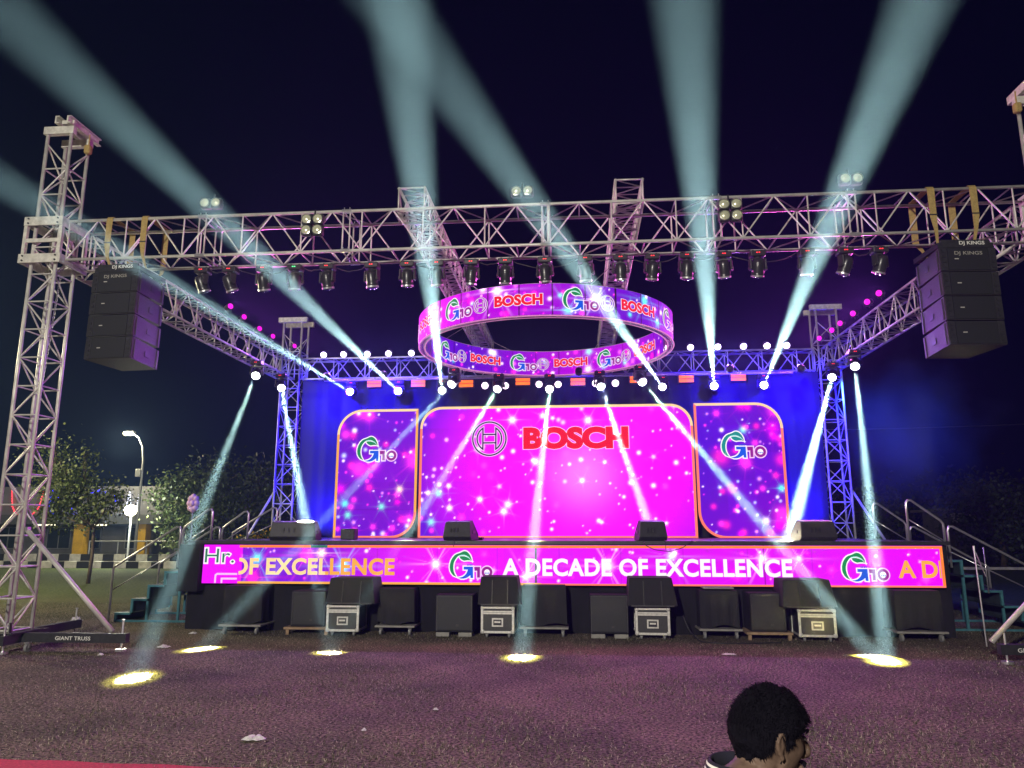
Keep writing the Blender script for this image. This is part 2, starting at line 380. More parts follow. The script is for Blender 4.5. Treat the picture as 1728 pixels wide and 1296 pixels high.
def grass_field():
    rng = np.random.default_rng(4)
    n = 260000
    y = 3.6 + (16.5 - 3.6) * rng.random(n) ** 1.15; x = (rng.random(n) - .5) * 2 * (y * .82 + 1.2) - y * .085
    ok = ~((x > -6.6) & (x < 5.8) & (y > 12.2)); ok &= rng.random(n) < .62 + .38 * np.clip(.5 + .9 * np.sin(x * .9 + 1.7 * np.sin(y * .6)) * np.sin(y * 1.1 + 1.3 * np.sin(x * .5)) + .3 * np.sin(x * 3.1 + y * 2.3), 0, 1); x, y = x[ok], y[ok]; n = len(x)
    h = rng.uniform(.008, .024, n) * (1 + .5 * np.sin(x * 2.1) * np.sin(y * 1.7)); a = rng.random(n) * 6.283; w = rng.uniform(.002, .0045, n); ln = rng.uniform(.0, .026, n); b = rng.random(n) * 6.283
    k = rng.random(n) < .006; ln = np.where(k, rng.uniform(.05, .12, n), ln); h = np.where(k, .012, h); w = np.where(k, .0022, w); straw = k
    V = np.zeros((n, 3, 3)); V[:, 0] = np.stack([x + np.cos(a) * w, y + np.sin(a) * w, np.zeros(n)], 1); V[:, 1] = np.stack([x - np.cos(a) * w, y - np.sin(a) * w, np.zeros(n)], 1)
    V[:, 2] = np.stack([x + np.cos(b) * ln, y + np.sin(b) * ln, h], 1)
    me = bpy.data.meshes.new('grass'); me.vertices.add(n * 3); me.vertices.foreach_set('co', V.astype(np.float32).ravel())
    me.loops.add(n * 3); me.loops.foreach_set('vertex_index', np.arange(n * 3, dtype=np.int32)); me.polygons.add(n)
    me.polygons.foreach_set('loop_start', np.arange(0, n * 3, 3, dtype=np.int32)); me.polygons.foreach_set('loop_total', np.full(n, 3, np.int32))
    mats = [mat('grass_blade', (.15, .135, .098), .8, spec=.2), mat('straw', (.40, .35, .27), .8, spec=.2), mat('green_blade', (.05, .062, .022), .8, spec=.2)]
    for m in mats: me.materials.append(m)
    me.polygons.foreach_set('material_index', np.where(straw, 1, rng.choice([0, 0, 0, 1, 2, 2], n)).astype(np.int32)); me.update(calc_edges=True)
    o = bpy.data.objects.new('grass', me); C.objects.link(o); tag(o, 'short dry grass of the trampled lawn before the stage', 'grass', kind='stuff')
grass_field()

# ---------------------------------------------------------------- trusses
def lattice(mb, A, B, U, W, half, r, rungs=True, phase=0, rung_every=2):
    """zigzag bracing on the face between chord A->B and the chord offset by U, plus rungs"""
    A, B, U = Vector(A), Vector(B), Vector(U); n = max(2, int(round((B - A).length / half)))
    P = [A.lerp(B, i / n) for i in range(n + 1)]
    for i in range(n):
        lo = (i + phase) % 2 == 0
        p = P[i] + (U * 0 if lo else U); q = P[i + 1] + (U if lo else U * 0); mb.tube(p, q, r, 5, cap=False)
    for i in range(0, n + 1):
        if rungs and (i + phase) % rung_every == 0: mb.tube(P[i], P[i] + U, r, 5, cap=False)
def truss(name, label, cat, A, B, w, h, up=(0, 0, 1), rc=.025, rb=.014, half=.44, group=None, joints=(), gusset=True):
    A, B, up = Vector(A), Vector(B), Vector(up); d = (B - A).normalized(); side = d.cross(up).normalized()
    t = thing(name, label, cat, A, group)
    c = [A + side * w / 2 * sx + up * h / 2 * sz for sx, sz in ((-1, -1), (1, -1), (1, 1), (-1, 1))]
    D = B - A
    for p in c: MB().tube(p, p + D, rc, 10).build('chord', M['alu'], t, True)
    br = MB()
    for i in range(4):
        a, b = c[i], c[(i + 1) % 4]
        if i % 2: lattice(br, a, a + D, b - a, None, half, rb, True, 0 if i == 1 else 0, 2)
        else: lattice(br, a, a + D, b - a, None, half, rb * .9, True, 1 if i else 1, 1)
    for e in (A, B):
        for i in range(4):
            p, q = c[i] - A + e, c[(i + 1) % 4] - A + e; br.tube(p, q, rb * 1.1, 6)
    for s in joints:
        for o_ in (-.05, .05):
            for i in range(4):
                p, q = c[i] + d * (s + o_), c[(i + 1) % 4] + d * (s + o_); br.tube(p, q, rb, 6)
    br.build('bracing', M['alu'], t, True)
    if joints:
        for s in joints:
            for p in c:
                jm = MB(); jm.tube(p + d * (s - .07), p + d * (s + .07), rc * 1.35, 10)
                for k in (-.04, .04): jm.tube(p + d * (s + k) + up * rc, p + d * (s + k) + up * (rc + .035), .008, 6)
                jm.build('joint_sleeve', M['steel'], t)
    return t
FX0, FX1, FY0, FY1, Z0, Z1 = -7.42, 6.30, 9.8, 10.3, 5.5, 6.1
truss('box_truss', 'long silver box truss spanning the whole front above the stage, with hanging speakers', 'truss', (FX0, 10.05, 5.8), (FX1, 10.05, 5.8), .5, .6,
      joints=(2.05, 4.2, 7.05, 9.4, 11.2), rc=.022, rb=.0115)
RX0, RX1 = -7.2, 6.0
truss('box_truss', 'long violet-lit box truss running behind the ring, above the screens', 'truss', (RX0, 19.0, 5.8), (RX1, 19.0, 5.8), .4, .55, rc=.024, rb=.014, half=.42)
truss('box_truss', 'pink-lit box truss running back from the hanging speakers beside the street lamp', 'truss', (-7.62, 10.4, 5.8), (-7.62, 18.8, 5.8), .42, .55, group='side trusses of the stage roof', half=.4)
truss('box_truss', 'pink-lit box truss running back from the hanging speakers on the cable side', 'truss', (6.4, 10.4, 5.8), (6.4, 18.8, 5.8), .42, .55, group='side trusses of the stage roof', half=.4)
truss('box_truss', 'narrow truss above the ring, its front end crossed by a wide pale beam', 'truss', (-2.33, 10.0, 6.34), (-2.33, 19.2, 6.34), .38, .36, group='trusses carrying the ring', rc=.022, rb=.011, half=.24)
truss('box_truss', 'narrow pink-lit truss above the ring, its front end clear of the beams', 'truss', (.82, 10.0, 6.34), (.82, 19.2, 6.34), .38, .36, group='trusses carrying the ring', rc=.022, rb=.011, half=.24)

def tower(cx, cy, w, d, top, label, front=True, beam_dir=1, rung=.42):
    t = thing('truss_tower', label, 'truss tower', (cx, cy, 0), 'four truss towers of the rig')
    c = [(cx + sx * w / 2, cy + sy * d / 2) for sx, sy in ((-1, -1), (1, -1), (1, 1), (-1, 1))]
    zb = .22
    for x, y in c: MB().tube((x, y, zb), (x, y, top), .026, 10).build('leg', M['alu'], t, True)
    br = MB()
    for i in range(4):
        a, b = c[i], c[(i + 1) % 4]
        n = int((top - zb) / rung)
        for k in range(n):
            z, z2 = zb + .05 + k * rung, zb + .05 + (k + 1) * rung
            br.tube((*a, z), (*b, z), .012, 6, cap=False)
            br.tube((*a, z) if (k + i) % 2 else (*b, z), (*b, z2) if (k + i) % 2 else (*a, z2), .012, 6, cap=False)
    br.build('bracing', M['alu'], t, True)
    return t, c
def sleeve(t, cx, cy, w, d):
    for z, over in ((6.10, .0), (5.52, .05)):
        s = MB()
        ww, dd = w + .22 + over, d + .2
        for sy in (-1, 1): s.box((cx, cy + sy * dd / 2, z), (ww, .025, .135))
        for sx in (-1, 1): s.box((cx + sx * (ww / 2 - .013), cy, z), (.025, dd - .026, .135))
        o = s.build('sleeve_plate', M['alu_plate'], t)
        b = MB()
        for sx in (-1, 1):
            for k in (-.035, .035): b.tube((cx + sx * (ww / 2 - .07), cy - dd / 2 - .012, z + k), (cx + sx * (ww / 2 - .07), cy - dd / 2 - .030, z + k), .013, 6)
        b.build('bolt', M['black'], o)
    for sx in (-1, 1):
        for sy in (-1, 1): MB().box((cx + sx * (w / 2 + .085), cy + sy * (d / 2 + .075), 5.81), (.05, .05, .44)).build('sleeve_post', M['alu_plate'], t)
    MB().box((cx, cy - d / 2 - .09, 5.80), (w + .12, .02, .06)).build('sleeve_bar', M['alu_plate'], t)
def head_beam(t, cx, cy, w, d, top, sgn):
    for sy in (-1, 1): MB().box((cx, cy + sy * d / 2, top - .03), (w + .1, .08, .12)).build('cap_plate', M['alu_plate'], t)
    s = MB()
    for dx in (-.02, .17):    # a pair of channels running back
        x = cx + sgn * dx
        y0, y1 = cy - .30, cy + .44
        s.lohi((x - .012, y0, top + .05), (x + .012, y1, top + .17)); s.lohi((x + .014, y0, top + .05), (x + .055, y1, top + .065)); s.lohi((x + .014, y0, top + .155), (x + .055, y1, top + .17))
    s.lohi((cx + sgn * .11 - .1, cy - .2, top + .09), (cx + sgn * .11 + .1, cy - .16, top + .15)); s.build('head_channel', M['alu_plate'], t)
def chain_pts(x0, y0, z0, x1, y1, z1):
    m = MB(); p, q = Vector((x0, y0, z0)), Vector((x1, y1, z1)); n = int((q - p).length / .034)
    for i in range(n):
        c = p.lerp(q, (i + .5) / n); a = (.012, 0, 0) if i % 2 else (0, .012, 0); a = Vector(a)
        m.path([c - a + Vector((0, 0, .02)), c - a - Vector((0, 0, .02)), c + a - Vector((0, 0, .02)), c + a + Vector((0, 0, .02)), c - a + Vector((0, 0, .02))], .0045, 4)
    return m
def outrigger(t, x0, y0, x1, y1, word=True, ext=.0):
    """a black base beam from the tower foot with jack, caster and lettering"""
    a = math.atan2(y1 - y0, x1 - x0); ln = math.hypot(x1 - x0, y1 - y0); Mx = Matrix.Rotation(a, 3, 'Z'); c = Vector(((x0 + x1) / 2, (y0 + y1) / 2, .17))
    m = MB(); m.box(c, (ln, .10, .12), M4=Mx); o = m.build('base_beam', M['black'], t)
    e = Vector((x1, y1, 0)); dv = Vector((math.cos(a), math.sin(a), 0)); j = e - dv * .08
    k = MB(); k.tube((j.x, j.y, .03), (j.x, j.y, .40), .013, 8); k.tube((j.x, j.y, 0.0), (j.x, j.y, .03), .07, 12); k.tube((j.x, j.y, .40), (j.x, j.y, .412), .022, 8); k.build('jack_screw', M['steel'], o)
    return o
def beam_word(o, x0, x1, y, z0, z1, key='letter_w'):
    v, f = text_fit('GIANT TRUSS', .012, x0, x1, z0, z1); MB().add([(x, y, z) for x, z in v], f).build('lettering', M[key], o)
def caster(o, x, y, r=.055, key='wheel'):
    m = MB(); m.tube((x - .018, y, r), (x + .018, y, r), r, 16); m.tube((x - .022, y, r), (x + .022, y, r), r * .35, 10); w = m.build('caster_wheel', M[key], o)
    f = MB(); f.box((x, y, 2 * r + .008), (.06, .06, .012)); f.box((x - .027, y, r * 1.5), (.006, .03, r * 1.1)); f.box((x + .027, y, r * 1.5), (.006, .03, r * 1.1)); f.build('caster_fork', M['steel'], o)
TL = (-7.8, 10.05); TR = (6.55, 10.05)
for (cx, cy), sgn, lab in ((TL, 1, 'tall silver truss tower on a black base beside the street lamp, at the open front'), (TR, -1, 'tall silver front truss tower mostly cut off by the picture edge, cable side')):
    t, c = tower(cx, cy, .38, .40, 7.62, lab)
    sleeve(t, cx, cy, .38, .40); head_beam(t, cx, cy, .38, .40, 7.64, sgn)
    x1 = cx + sgn * 1.72 if sgn > 0 else cx - 1.42
    o = outrigger(t, cx - sgn * 1.5, cy - .05, x1, cy + .02)
    o2 = outrigger(t, cx, cy - .85, cx, cy + 1.5)
    o3 = outrigger(t, cx + sgn * .19, cy + .5, cx + sgn * .23, cy - .42)
    pl = MB(); pl.lohi((cx - .30, cy - .30, .232), (cx + .30, cy + .30, .25)); pl.build('base_plate', M['black'], t)
    a0, a1 = sorted((cx + sgn * .75, cx + sgn * 1.25)); beam_word(o, a0, a1, cy - .072, .145, .195)
    if sgn > 0: beam_word(o3, cx + .30, cx + .30, 0, 0, 0) if False else None
    caster(o, cx + sgn * .42, cy - .14); caster(o2, cx + .1, cy - .7)
    b = MB(); b.tube((cx + sgn * .21, cy - .16, 1.62), (cx + sgn * 1.52, cy - .02, .26), .032, 12); b.build('stay_tube', M['alu'], t, True); MB().box((cx + sgn * .21, cy - .16, 1.62), (.09, .07, .05)).build('stay_clamp', M['steel'], t)
    hb = MB(); hb.bev((cx + sgn * .25, cy + .12, 7.46), (.10, .10, .15), .03); hb.tube((cx + sgn * .25, cy + .12, 7.53), (cx + sgn * .25, cy + .12, 7.72), .010, 6)
    tag(hb.build('chain_hoist', M['strap'], None), 'small yellow chain hoist hanging high inside the %s tower head' % ('front street-lamp side' if sgn > 0 else 'front cable side'), 'hoist', 'hoists in the front towers')
    hc = chain_pts(cx + sgn * .05, cy + .12, 5.4, cx - sgn * .08, cy + .12, 2.9) if sgn > 0 else None
    if hc: tag(hc.build('hoist_chain', M['chain']), 'long steel chain dangling inside the front truss tower beside the street lamp', 'chain')
for cx, lab in ((-7.5, 'violet-lit rear truss tower standing behind the stage, left of the purple side screen'), (6.35, 'violet-lit rear truss tower standing behind the stage, right of the blue backdrop')):
    t, c = tower(cx, 19.0, .5, .5, 7.1, lab, rung=.5)
    for y_ in (18.75, 19.25): MB().box((cx, y_, 7.14), (.78, .1, .13)).build('cap_plate', M['alu_plate'], t)
    s = MB(); s.lohi((cx - .5, 18.5, .02), (cx + .5, 19.5, .2)); s.build('base_plate', M['black'], t)
    sg = 1 if cx > 0 else -1
    b = MB(); b.tube((cx + sg * .25, 18.8, 2.6), (cx + sg * 1.6, 18.8, .2), .03, 10); b.build('stay_tube', M['alu'], t, True)

# ---------------------------------------------------------------- stage
st = thing('stage', 'black platform stage with cloth skirt and glossy dark deck', 'stage', (-.4, 15.5, 0))
m = MB(); m.lohi((-6.5, 12.3, 1.375), (5.72, 18.9, 1.43)); m.build('deck', M['deck'], st)
m = MB(); m.lohi((-6.5, 12.262, 1.378), (5.72, 12.297, 1.432)); m.build('deck_edge', M['black'], st)
def skirt(x0, y0, x1, y1, z0, z1, amp=.03, seed=1, key='cloth'):
    rnd = random.Random(seed); n = int(math.hypot(x1 - x0, y1 - y0) / .03); rows = 7; vs = []; fs = []
    nx, ny = (y1 - y0), -(x1 - x0); l = math.hypot(nx, ny); nx, ny = nx / l, ny / l
    ph = [rnd.random() * 6 for _ in range(4)]
    for i in range(n + 1):
        u = i / n; s = u * math.hypot(x1 - x0, y1 - y0)
        for j in range(rows + 1):
            k = 1 - j / rows
            a = amp * (.3 + .7 * k) * (math.sin(s * 13 + ph[0] + 1.5 * k * math.sin(s * 1.3)) * .5 + math.sin(s * 5.7 + ph[1]) * .6 + math.sin(s * 23 + ph[2]) * .25)
            vs.append((x0 + (x1 - x0) * u + nx * a, y0 + (y1 - y0) * u + ny * a, z0 + (z1 - z0) * j / rows))
    for i in range(n):
        for j in range(rows): p = i * (rows + 1) + j; fs.append((p, p + rows + 1, p + rows + 2, p + 1))
    return MB().add(vs, fs)
skirt(-6.5, 12.36, 5.70, 12.36, 0, 1.37, .035).build('skirt', M['cloth'], st, True)
skirt(-6.47, 18.8, -6.47, 12.37, 0, 1.37, .03, 2).build('skirt', M['cloth'], st, True)
skirt(5.69, 12.37, 5.69, 18.8, 0, 1.37, .03, 3).build('skirt', M['cloth'], st, True)
m = MB(); m.lohi((-6.55, 12.1, .62), (-6.20, 12.33, 1.37)); m.build('end_panel', M['cloth'], st)

bd = thing('backdrop', 'wide plain cloth backdrop glowing blue behind the screens', 'backdrop', (-.5, 18.72, 0))
skirt(-7.1, 18.62, 6.0, 18.62, 0.1, 5.45, .05, 5).build('cloth', M['drop'], bd, True)

# ---------------------------------------------------------------- screens
MAG, PUR, BLU = np.array((1.25, .0, 1.35)), np.array((.16, 0., .78)), np.array((.06, 0., .72))
WH, PK, RD, TG, GN, YL = (2, 1.6, 2), (1.5, .05, .6), (1.3, .02, .15), (0, 1.3, .8), (.1, 1.1, .3), (1.8, 1.2, .3)
def rounded(w, h, corners, r):
    """outline of a panel with the named corners (bl, br, tr, tl) rounded"""
    P = []
    for (cx, cz, a0, nm, px, pz) in ((r, r, 180, 'bl', 0, 0), (w - r, r, 270, 'br', w, 0), (w - r, h - r, 0, 'tr', w, h), (r, h - r, 90, 'tl', 0, h)):
        P += circ(cx, cz, r, 10, a0, a0 + 90) if nm in corners else [(px, pz)]
    return P
def in_round(w, h, corners, r):
    def k(X, Z):
        ok = np.ones(X.shape, bool)
        for nm, cx, cz, sx, sz in (('bl', r, r, -1, -1), ('br', w - r, r, 1, -1), ('tr', w - r, h - r, 1, 1), ('tl', r, h - r, -1, 1)):
            if nm in corners: ok &= ~(((X - cx) * sx > 0) & ((Z - cz) * sz > 0) & (np.hypot(X - cx, Z - cz) > r - .01))
        return ok
    return k
def led_wall(name, label, x0, x1, z0, z1, y, I_fn, corners, items, r=.55, step=.022):
    w, h = x1 - x0, z1 - z0
    t = thing(name, label, 'led screen', ((x0 + x1) / 2, y + .05, z0), 'led screens behind the stage floor')
    X, Z, I = canvas(w, h, step); I_fn(X, Z, I, w, h)
    led_mesh('display', X, Z, I, lambda X, Z: np.stack([x0 + X, np.full(X.shape, y), z0 + Z], -1), t, in_round(w, h, corners, r))
    O = rounded(w, h, corners, r); O2 = [(x0 + a, z0 + b) for a, b in O]
    m = MB(); v, f = strip(O2, .06); vs = [(a, y - .006, b) for a, b in v]; n = len(vs)
    m.cur = 0
    for q in f:
        zc = sum(v[i][1] for i in q) / 4 - z0
        m.cur = 0 if zc > h * .62 else 1 if zc > h * .25 else 2
        m.add([vs[i] for i in q], [(0, 1, 2, 3)])
    m.build('border', [L['peach'], L['gold'], L['coral']] if x0 < -3.75 else [L['peach'], L['coral'], L['coral']], t)
    m = MB(); ins = [(a + (.004 if a < x0 + w / 2 else -.004), b) for a, b in O2]; m.prism(ins, y + .01, y + .12); m.build('housing', M['black'], t)
    for nm_, its in items: put_flat(its, t, y, nm_)
    return t
rnd_s = random.Random(99)
def seam(X, Z, I, rnd):   # cabinets of the wall: slightly uneven brightness and hairline joints
    for i in range(int(X.max() / .64) + 1):
        for j in range(int(Z.max() / .64) + 1):
            k = (X >= i * .64) & (X < (i + 1) * .64) & (Z >= j * .64) & (Z < (j + 1) * .64); I[k] *= rnd.uniform(.90, 1.06)
    I[(np.abs((X + .001) % .64) < .012) | (np.abs((Z + .001) % .64) < .012)] *= .80
def fill_main(X, Z, I, w, h):
    d = np.hypot((X - w * .60) / (w * .50), (Z - h * .50) / (h * .85)); k = np.clip(1.25 - d, 0, 1) ** .8; k = np.clip(k * 1.5, 0, 1)[..., None]
    I += PUR * (1 - k) + MAG * k
    glow(X, Z, I, 3.85, 1.45, .7, (.2, .24, .2))
    seam(X, Z, I, rnd_s)
    rnd = random.Random(3)
    sparkle(X, Z, I, rnd, 60, [PK, (1, 0, .5), (1, .0, 1), RD], (.05, .13), 0, lambda u, v: 1.3 - abs(u - .6) * .5 if u < .3 or u > .8 else .15)
    sparkle(X, Z, I, rnd, 150, [WH, WH, (1.6, .9, 1.8)], (.012, .045), .2)
    sparkle(X, Z, I, rnd, 7, [WH], (.05, .07), 1)
    for x, z, c in ((.45, 1.02, TG), (1.0, .45, PK), (.28, .35, GN), (2.2, 2.75, WH), (4.0, 2.72, WH), (2.75, 1.75, WH)): glow(X, Z, I, x, z, .07, c, 12, 3)
    I[:, ::29] *= .97
def fill_side(seed, shift, greens):
    def fn(X, Z, I, w, h):
        k = (.35 + .3 * (X / w) + .2 * np.sin(Z * 1.3 + shift))[..., None]; I += BLU * (1 - k) + np.array((.30, 0, .70)) * k
        rnd = random.Random(seed)
        sparkle(X, Z, I, rnd, 26, [PK, RD, (1.1, 0, .35), (1, 0, .6)], (.06, .17), .3)
        sparkle(X, Z, I, rnd, 75, [WH, PK, (1.2, .4, 1.2), (.8, 1, 1.6)], (.012, .05), .3)
        for x, z, c in greens: glow(X, Z, I, x * w, z * h, .065, c, 12, 3)
        seam(X, Z, I, rnd_s)
    return fn
SY = 17.6
bosch = []
v, f = text_fit('BOSCH', .06, -1.24, 1.24, 3.48, 4.01, .022); bosch.append(('pinkwhite', v, f, 0))
v, f = text_fit('BOSCH', .06, -1.24, 1.24, 3.48, 4.01); bosch.append(('red', v, f, 1))
led_wall('led_screen', 'wide magenta screen with the red maker name, between two narrow purple screens', -3.70, 2.71, 1.44, 4.50, SY, fill_main, ('tl', 'tr'),
         [('lettering', bosch), ('emblem', emblem(-2.05, 3.745, .42))], .5)
led_wall('led_screen', 'narrow purple screen with a bright green leaf logo, on the side of the street lamp', -5.74, -3.81, 1.44, 4.46, SY, fill_side(11, 0, ((.12, .26, TG), (.58, .235, GN), (.16, .17, GN), (.25, .05, RD), (.8, .37, YL))), ('tl', 'br'),
         [('logo', glogo(-5.26, 3.22, .60, 'green'))], .58)
led_wall('led_screen', 'narrow blue-violet screen with a teal leaf logo, next to the bright blue corner', 2.80, 4.76, 1.44, 4.50, SY, fill_side(23, 2, ((.55, .80, GN), (.95, .36, TG), (.68, .7, PK), (.25, .93, PK), (.75, .12, WH))), ('tr', 'bl'),
         [('logo', glogo(3.37, 3.23, .62, 'teal'))], .58)

# the strip along the stage front
bt = thing('led_strip', 'long magenta screen strip along the stage front with moving slogan', 'led strip', (-.3, 12.24, .74))
BX0, BX1, BZ0, BZ1, BY = -6.18, 5.56, .745, 1.365, 12.2
X, Z, I = canvas(BX1 - BX0, BZ1 - BZ0, .0165)
k = np.clip((X - 1.9) / 1.8, 0, 1)[..., None]; k2 = np.where((X < .66)[..., None], 1., k); I += np.array((.22, 0, .74)) * (1 - k2) + np.array((.95, 0, 1.1)) * k2
kk = np.clip(1 - abs(X - 8.2) / 4.2, 0, 1)[..., None]; I += np.array((-.14, 0, -.10)) * kk * (X > 5)[..., None]
rnd = random.Random(8); J = np.zeros_like(I)
sparkle(X, Z, J, rnd, 80, [WH, WH, PK, (1.5, .8, 1.8)], (.010, .03), .4)
sparkle(X, Z, J, rnd, 8, [PK, PK, (1, .1, .6)], (.04, .06), .7)
for x, z, c, r in ((.92, .40, TG, .07), (.86, .1, RD, .1), (1.75, .45, PK, .10), (2.0, .49, YL, .06), (2.38, .28, (0, 1.2, 1.3), .09), (3.9, .32, WH, .06), (7.65, .45, GN, .06), (9.6, .42, YL, .04), (5.35, .13, YL, .05), (6.65, .30, WH, .07), (9.05, .42, WH, .06)): glow(X, Z, J, x, z, r, c, 12, 6)
I += J * (X > .64)[..., None]
I[(X > 5.50) & (X < 5.525)] = .004; I[(X > 9.06) & (X < 9.072)] *= .35
for q in range(1, 12): I[np.abs(X - q * .98) < .008] *= .80
led_mesh('display', X, Z, I, lambda X, Z: np.stack([BX0 + X, np.full(X.shape, BY), BZ0 + Z], -1), bt)
m = MB(); m.lohi((BX0 + .004, BY + .008, BZ0 + .004), (BX1 - .004, BY + .09, BZ1 - .004)); m.build('housing', M['black'], bt)
m = MB()
for (a, b), (z0, z1), c in (((BX0 + .61, BX0 + 1.82), (BZ1 - .045, BZ1 - .004), 0), ((BX0 + 1.82, BX0 + 2.1), (BZ1 - .045, BZ1 - .004), 3), ((BX0 + 2.1, BX1), (BZ1 - .045, BZ1 - .004), 0), ((BX0 + .61, BX0 + 5.6), (BZ0, BZ0 + .035), 1), ((BX0 + 5.6, BX1), (BZ0, BZ0 + .028), 2), ((BX1 - .045, BX1), (BZ0 + .028, BZ1 - .045), 0)):
    m.cur = c; m.add([(a, BY - .004, z0), (b, BY - .004, z0), (b, BY - .004, z1), (a, BY - .004, z1)], [(0, 1, 2, 3)])
m.build('border', [L['orange'], L['gold'], L['coral'], L['dgreen']], bt)
def clip_x(v, f, lo=None, hi=None):
    bm = bmesh.new(); vv = [bm.verts.new((x, 0, z)) for x, z in v]
    for q in f:
        try: bm.faces.new([vv[i] for i in q])
        except ValueError: pass
    for lim, s in ((lo, -1), (hi, 1)):
        if lim is not None: bmesh.ops.bisect_plane(bm, geom=bm.verts[:] + bm.edges[:] + bm.faces[:], plane_co=(lim, 0, 0), plane_no=(s, 0, 0), clear_outer=True)
    bm.verts.index_update(); r = [(p.co.x, p.co.z) for p in bm.verts], [tuple(p.index for p in q.verts) for q in bm.faces]; bm.free(); return r
it = []
v, f = text_fit('A DECADE OF EXCELLENCE', .034, -1.20, 3.31, .885, 1.16); put_flat([('white', v, f, 0)], bt, BY, 'lettering')
v, f = text_fit('OF EXCELLENCE', .034, -5.69, -2.95, .885, 1.155); a = clip_x(v, f, -5.56); b = clip_x(v, f, -4.1)
it.append(('peach', *clip_x(v, f, -5.56, -4.1), 0)); it.append(('gold', *b, 0))
v, f = text_fit('A DE', .034, 4.88, 5.64, .885, 1.145); put_flat([('gold', *clip_x(v, f, None, 5.51), 0)], bt, BY, 'lettering'); put_flat(it, bt, BY, 'lettering'); it = []
put_flat(glogo(-2.05, .84, .43), bt, BY, 'logo'); put_flat(glogo(4.05, .83, .43), bt, BY, 'logo')
v, f = text_fit('Hr. S', .02, -6.16, -5.33, 1.06, 1.32, .03); it.append(('white', *clip_x(v, f, -6.18, -5.575), 0))
v, f = text_fit('Hr. S', -.004, -6.15, -5.34, 1.075, 1.305); it.append(('dgreen', *clip_x(v, f, -6.18, -5.575), 1))
it.append(('pinkwhite', *strip([(-5.95, .75), (-5.95, .875), (-5.92, .895), (-5.58, .895)], .03, False), 0)); it.append(('pinkwhite', *strip([(-5.84, .75), (-5.84, .82), (-5.58, .82)], .03, False), 0))
put_flat(it, bt, BY, 'lettering')

# the hanging ring
RCX, RCY, RR, RZ0, RZ1 = -.59, 14.95, 2.6, 5.24, 5.80
rg = thing('led_ring', 'large round screen ring hanging over the stage, repeating logos inside and out', 'led ring', (RCX, RCY, RZ0))
for back in (False, True):
    r = RR if not back else RR - .14
    w = 2 * math.pi * r; X, Z, I = canvas(w, RZ1 - RZ0, .02)
    s = X - w / 2; k = (.5 + .5 * np.sin(s * .9 + (2.6 if not back else .6)))[..., None]; I += np.array((.13, 0, .66)) * (1 - k) + np.array((.55, 0, .80)) * k
    if not back: k = np.clip((-s - 1.2) / 1.2, 0, 1)[..., None] * (s > -4)[..., None]; I += np.array((.55, 0, .35)) * k
    rnd = random.Random(21 + back); sparkle(X, Z, I, rnd, 80, [PK, RD, PK, WH, (1, .2, 1), TG], (.03, .08), .6); sparkle(X, Z, I, rnd, 150, [WH, PK], (.012, .03), .3)
    if not back:
        for sx, z, c in ((-.75, .48, WH), (2.1, .45, TG), (.5, .08, (0, 1, 1)), (1.0, .3, WH), (2.5, .12, (0, 1, 1)), (-1.7, .4, RD)): glow(X, Z, I, w / 2 + sx, z, .075, c, 12, 6)
    for q in range(28): I[np.abs(X - w * (q + .4) / 28) < .011] *= .06 if not back else .55
    if back: fn = lambda X, Z, r=r, w=w: np.stack([RCX + r * np.sin((X - w / 2) / r), RCY + r * np.cos((X - w / 2) / r), RZ0 + Z], -1)
    else: fn = lambda X, Z, r=r, w=w: np.stack([RCX + r * np.sin((X - w / 2) / r), RCY - r * np.cos((X - w / 2) / r), RZ0 + Z], -1)
    keep = (lambda X, Z, w=w, r=r: (np.abs((X - w / 2) / r) < R_(76)) | ((X - w / 2) / r < 0)) if not back else (lambda X, Z, w=w, r=r: np.abs((X - w / 2) / r) < R_(82))
    led_mesh('display', X, Z, I, fn, rg, keep)
    base = [-36.6 + 51 * k for k in range(-1, 3)] if not back else [-66 + 49.5 * k for k in range(0, 3)]
    zc = (RZ0 + RZ1) / 2; lim = R_(75.5) * r if not back else R_(80) * r
    for a in base:
        A = lambda d: R_(d) * r
        wd = []
        for key, gr, lv in (('white', .035, 0), ('red', 0, 1)):
            v, f = text_fit('BOSCH', .05, A(a + 19), A(a + 38), zc - .10, zc + .10, gr); wd.append((key, v, f, lv))
        for nm_, its in (('logo', glogo(A(a) - .24, zc - .19, .40)), ('emblem', emblem(A(a + 12.8), zc - .02, .145, 'purple', 'white')), ('lettering', wd)):
            its = [(k_, *clip_x(v_, f_, -lim * (1 if back else 1.5), lim), l_) for k_, v_, f_, l_ in its]; its = [q for q in its if q[2]]
            if its: put_ring(its, rg, RCX, RCY, r, back, nm_)
fr = MB()
for z in (RZ0 - .01, RZ1 + .01):
    for r in (RR - .045, RR - .10): fr.path([(RCX + r * math.cos(2 * math.pi * i / 72), RCY + r * math.sin(2 * math.pi * i / 72), z) for i in range(73)], .014, 6)
nn = 84
for i in range(nn):
    a, b = 2 * math.pi * i / nn, 2 * math.pi * (i + 1) / nn
    for r in (RR - .045, RR - .10):
        P = lambda t, z: (RCX + r * math.cos(t), RCY + r * math.sin(t), z)
        fr.tube(P(a, RZ0), P(b, RZ1) if i % 2 else P(a, RZ1), .008, 5); fr.tube(P(a, RZ1 if i % 2 else RZ0), P(b, RZ0 if i % 2 else RZ1), .008, 5)
    fr.tube((RCX + (RR - .045) * math.cos(a), RCY + (RR - .045) * math.sin(a), RZ0), (RCX + (RR - .1) * math.cos(a), RCY + (RR - .1) * math.sin(a), RZ0), .008, 5)
fr.build('frame', M['alu'], rg)
rm = MB()
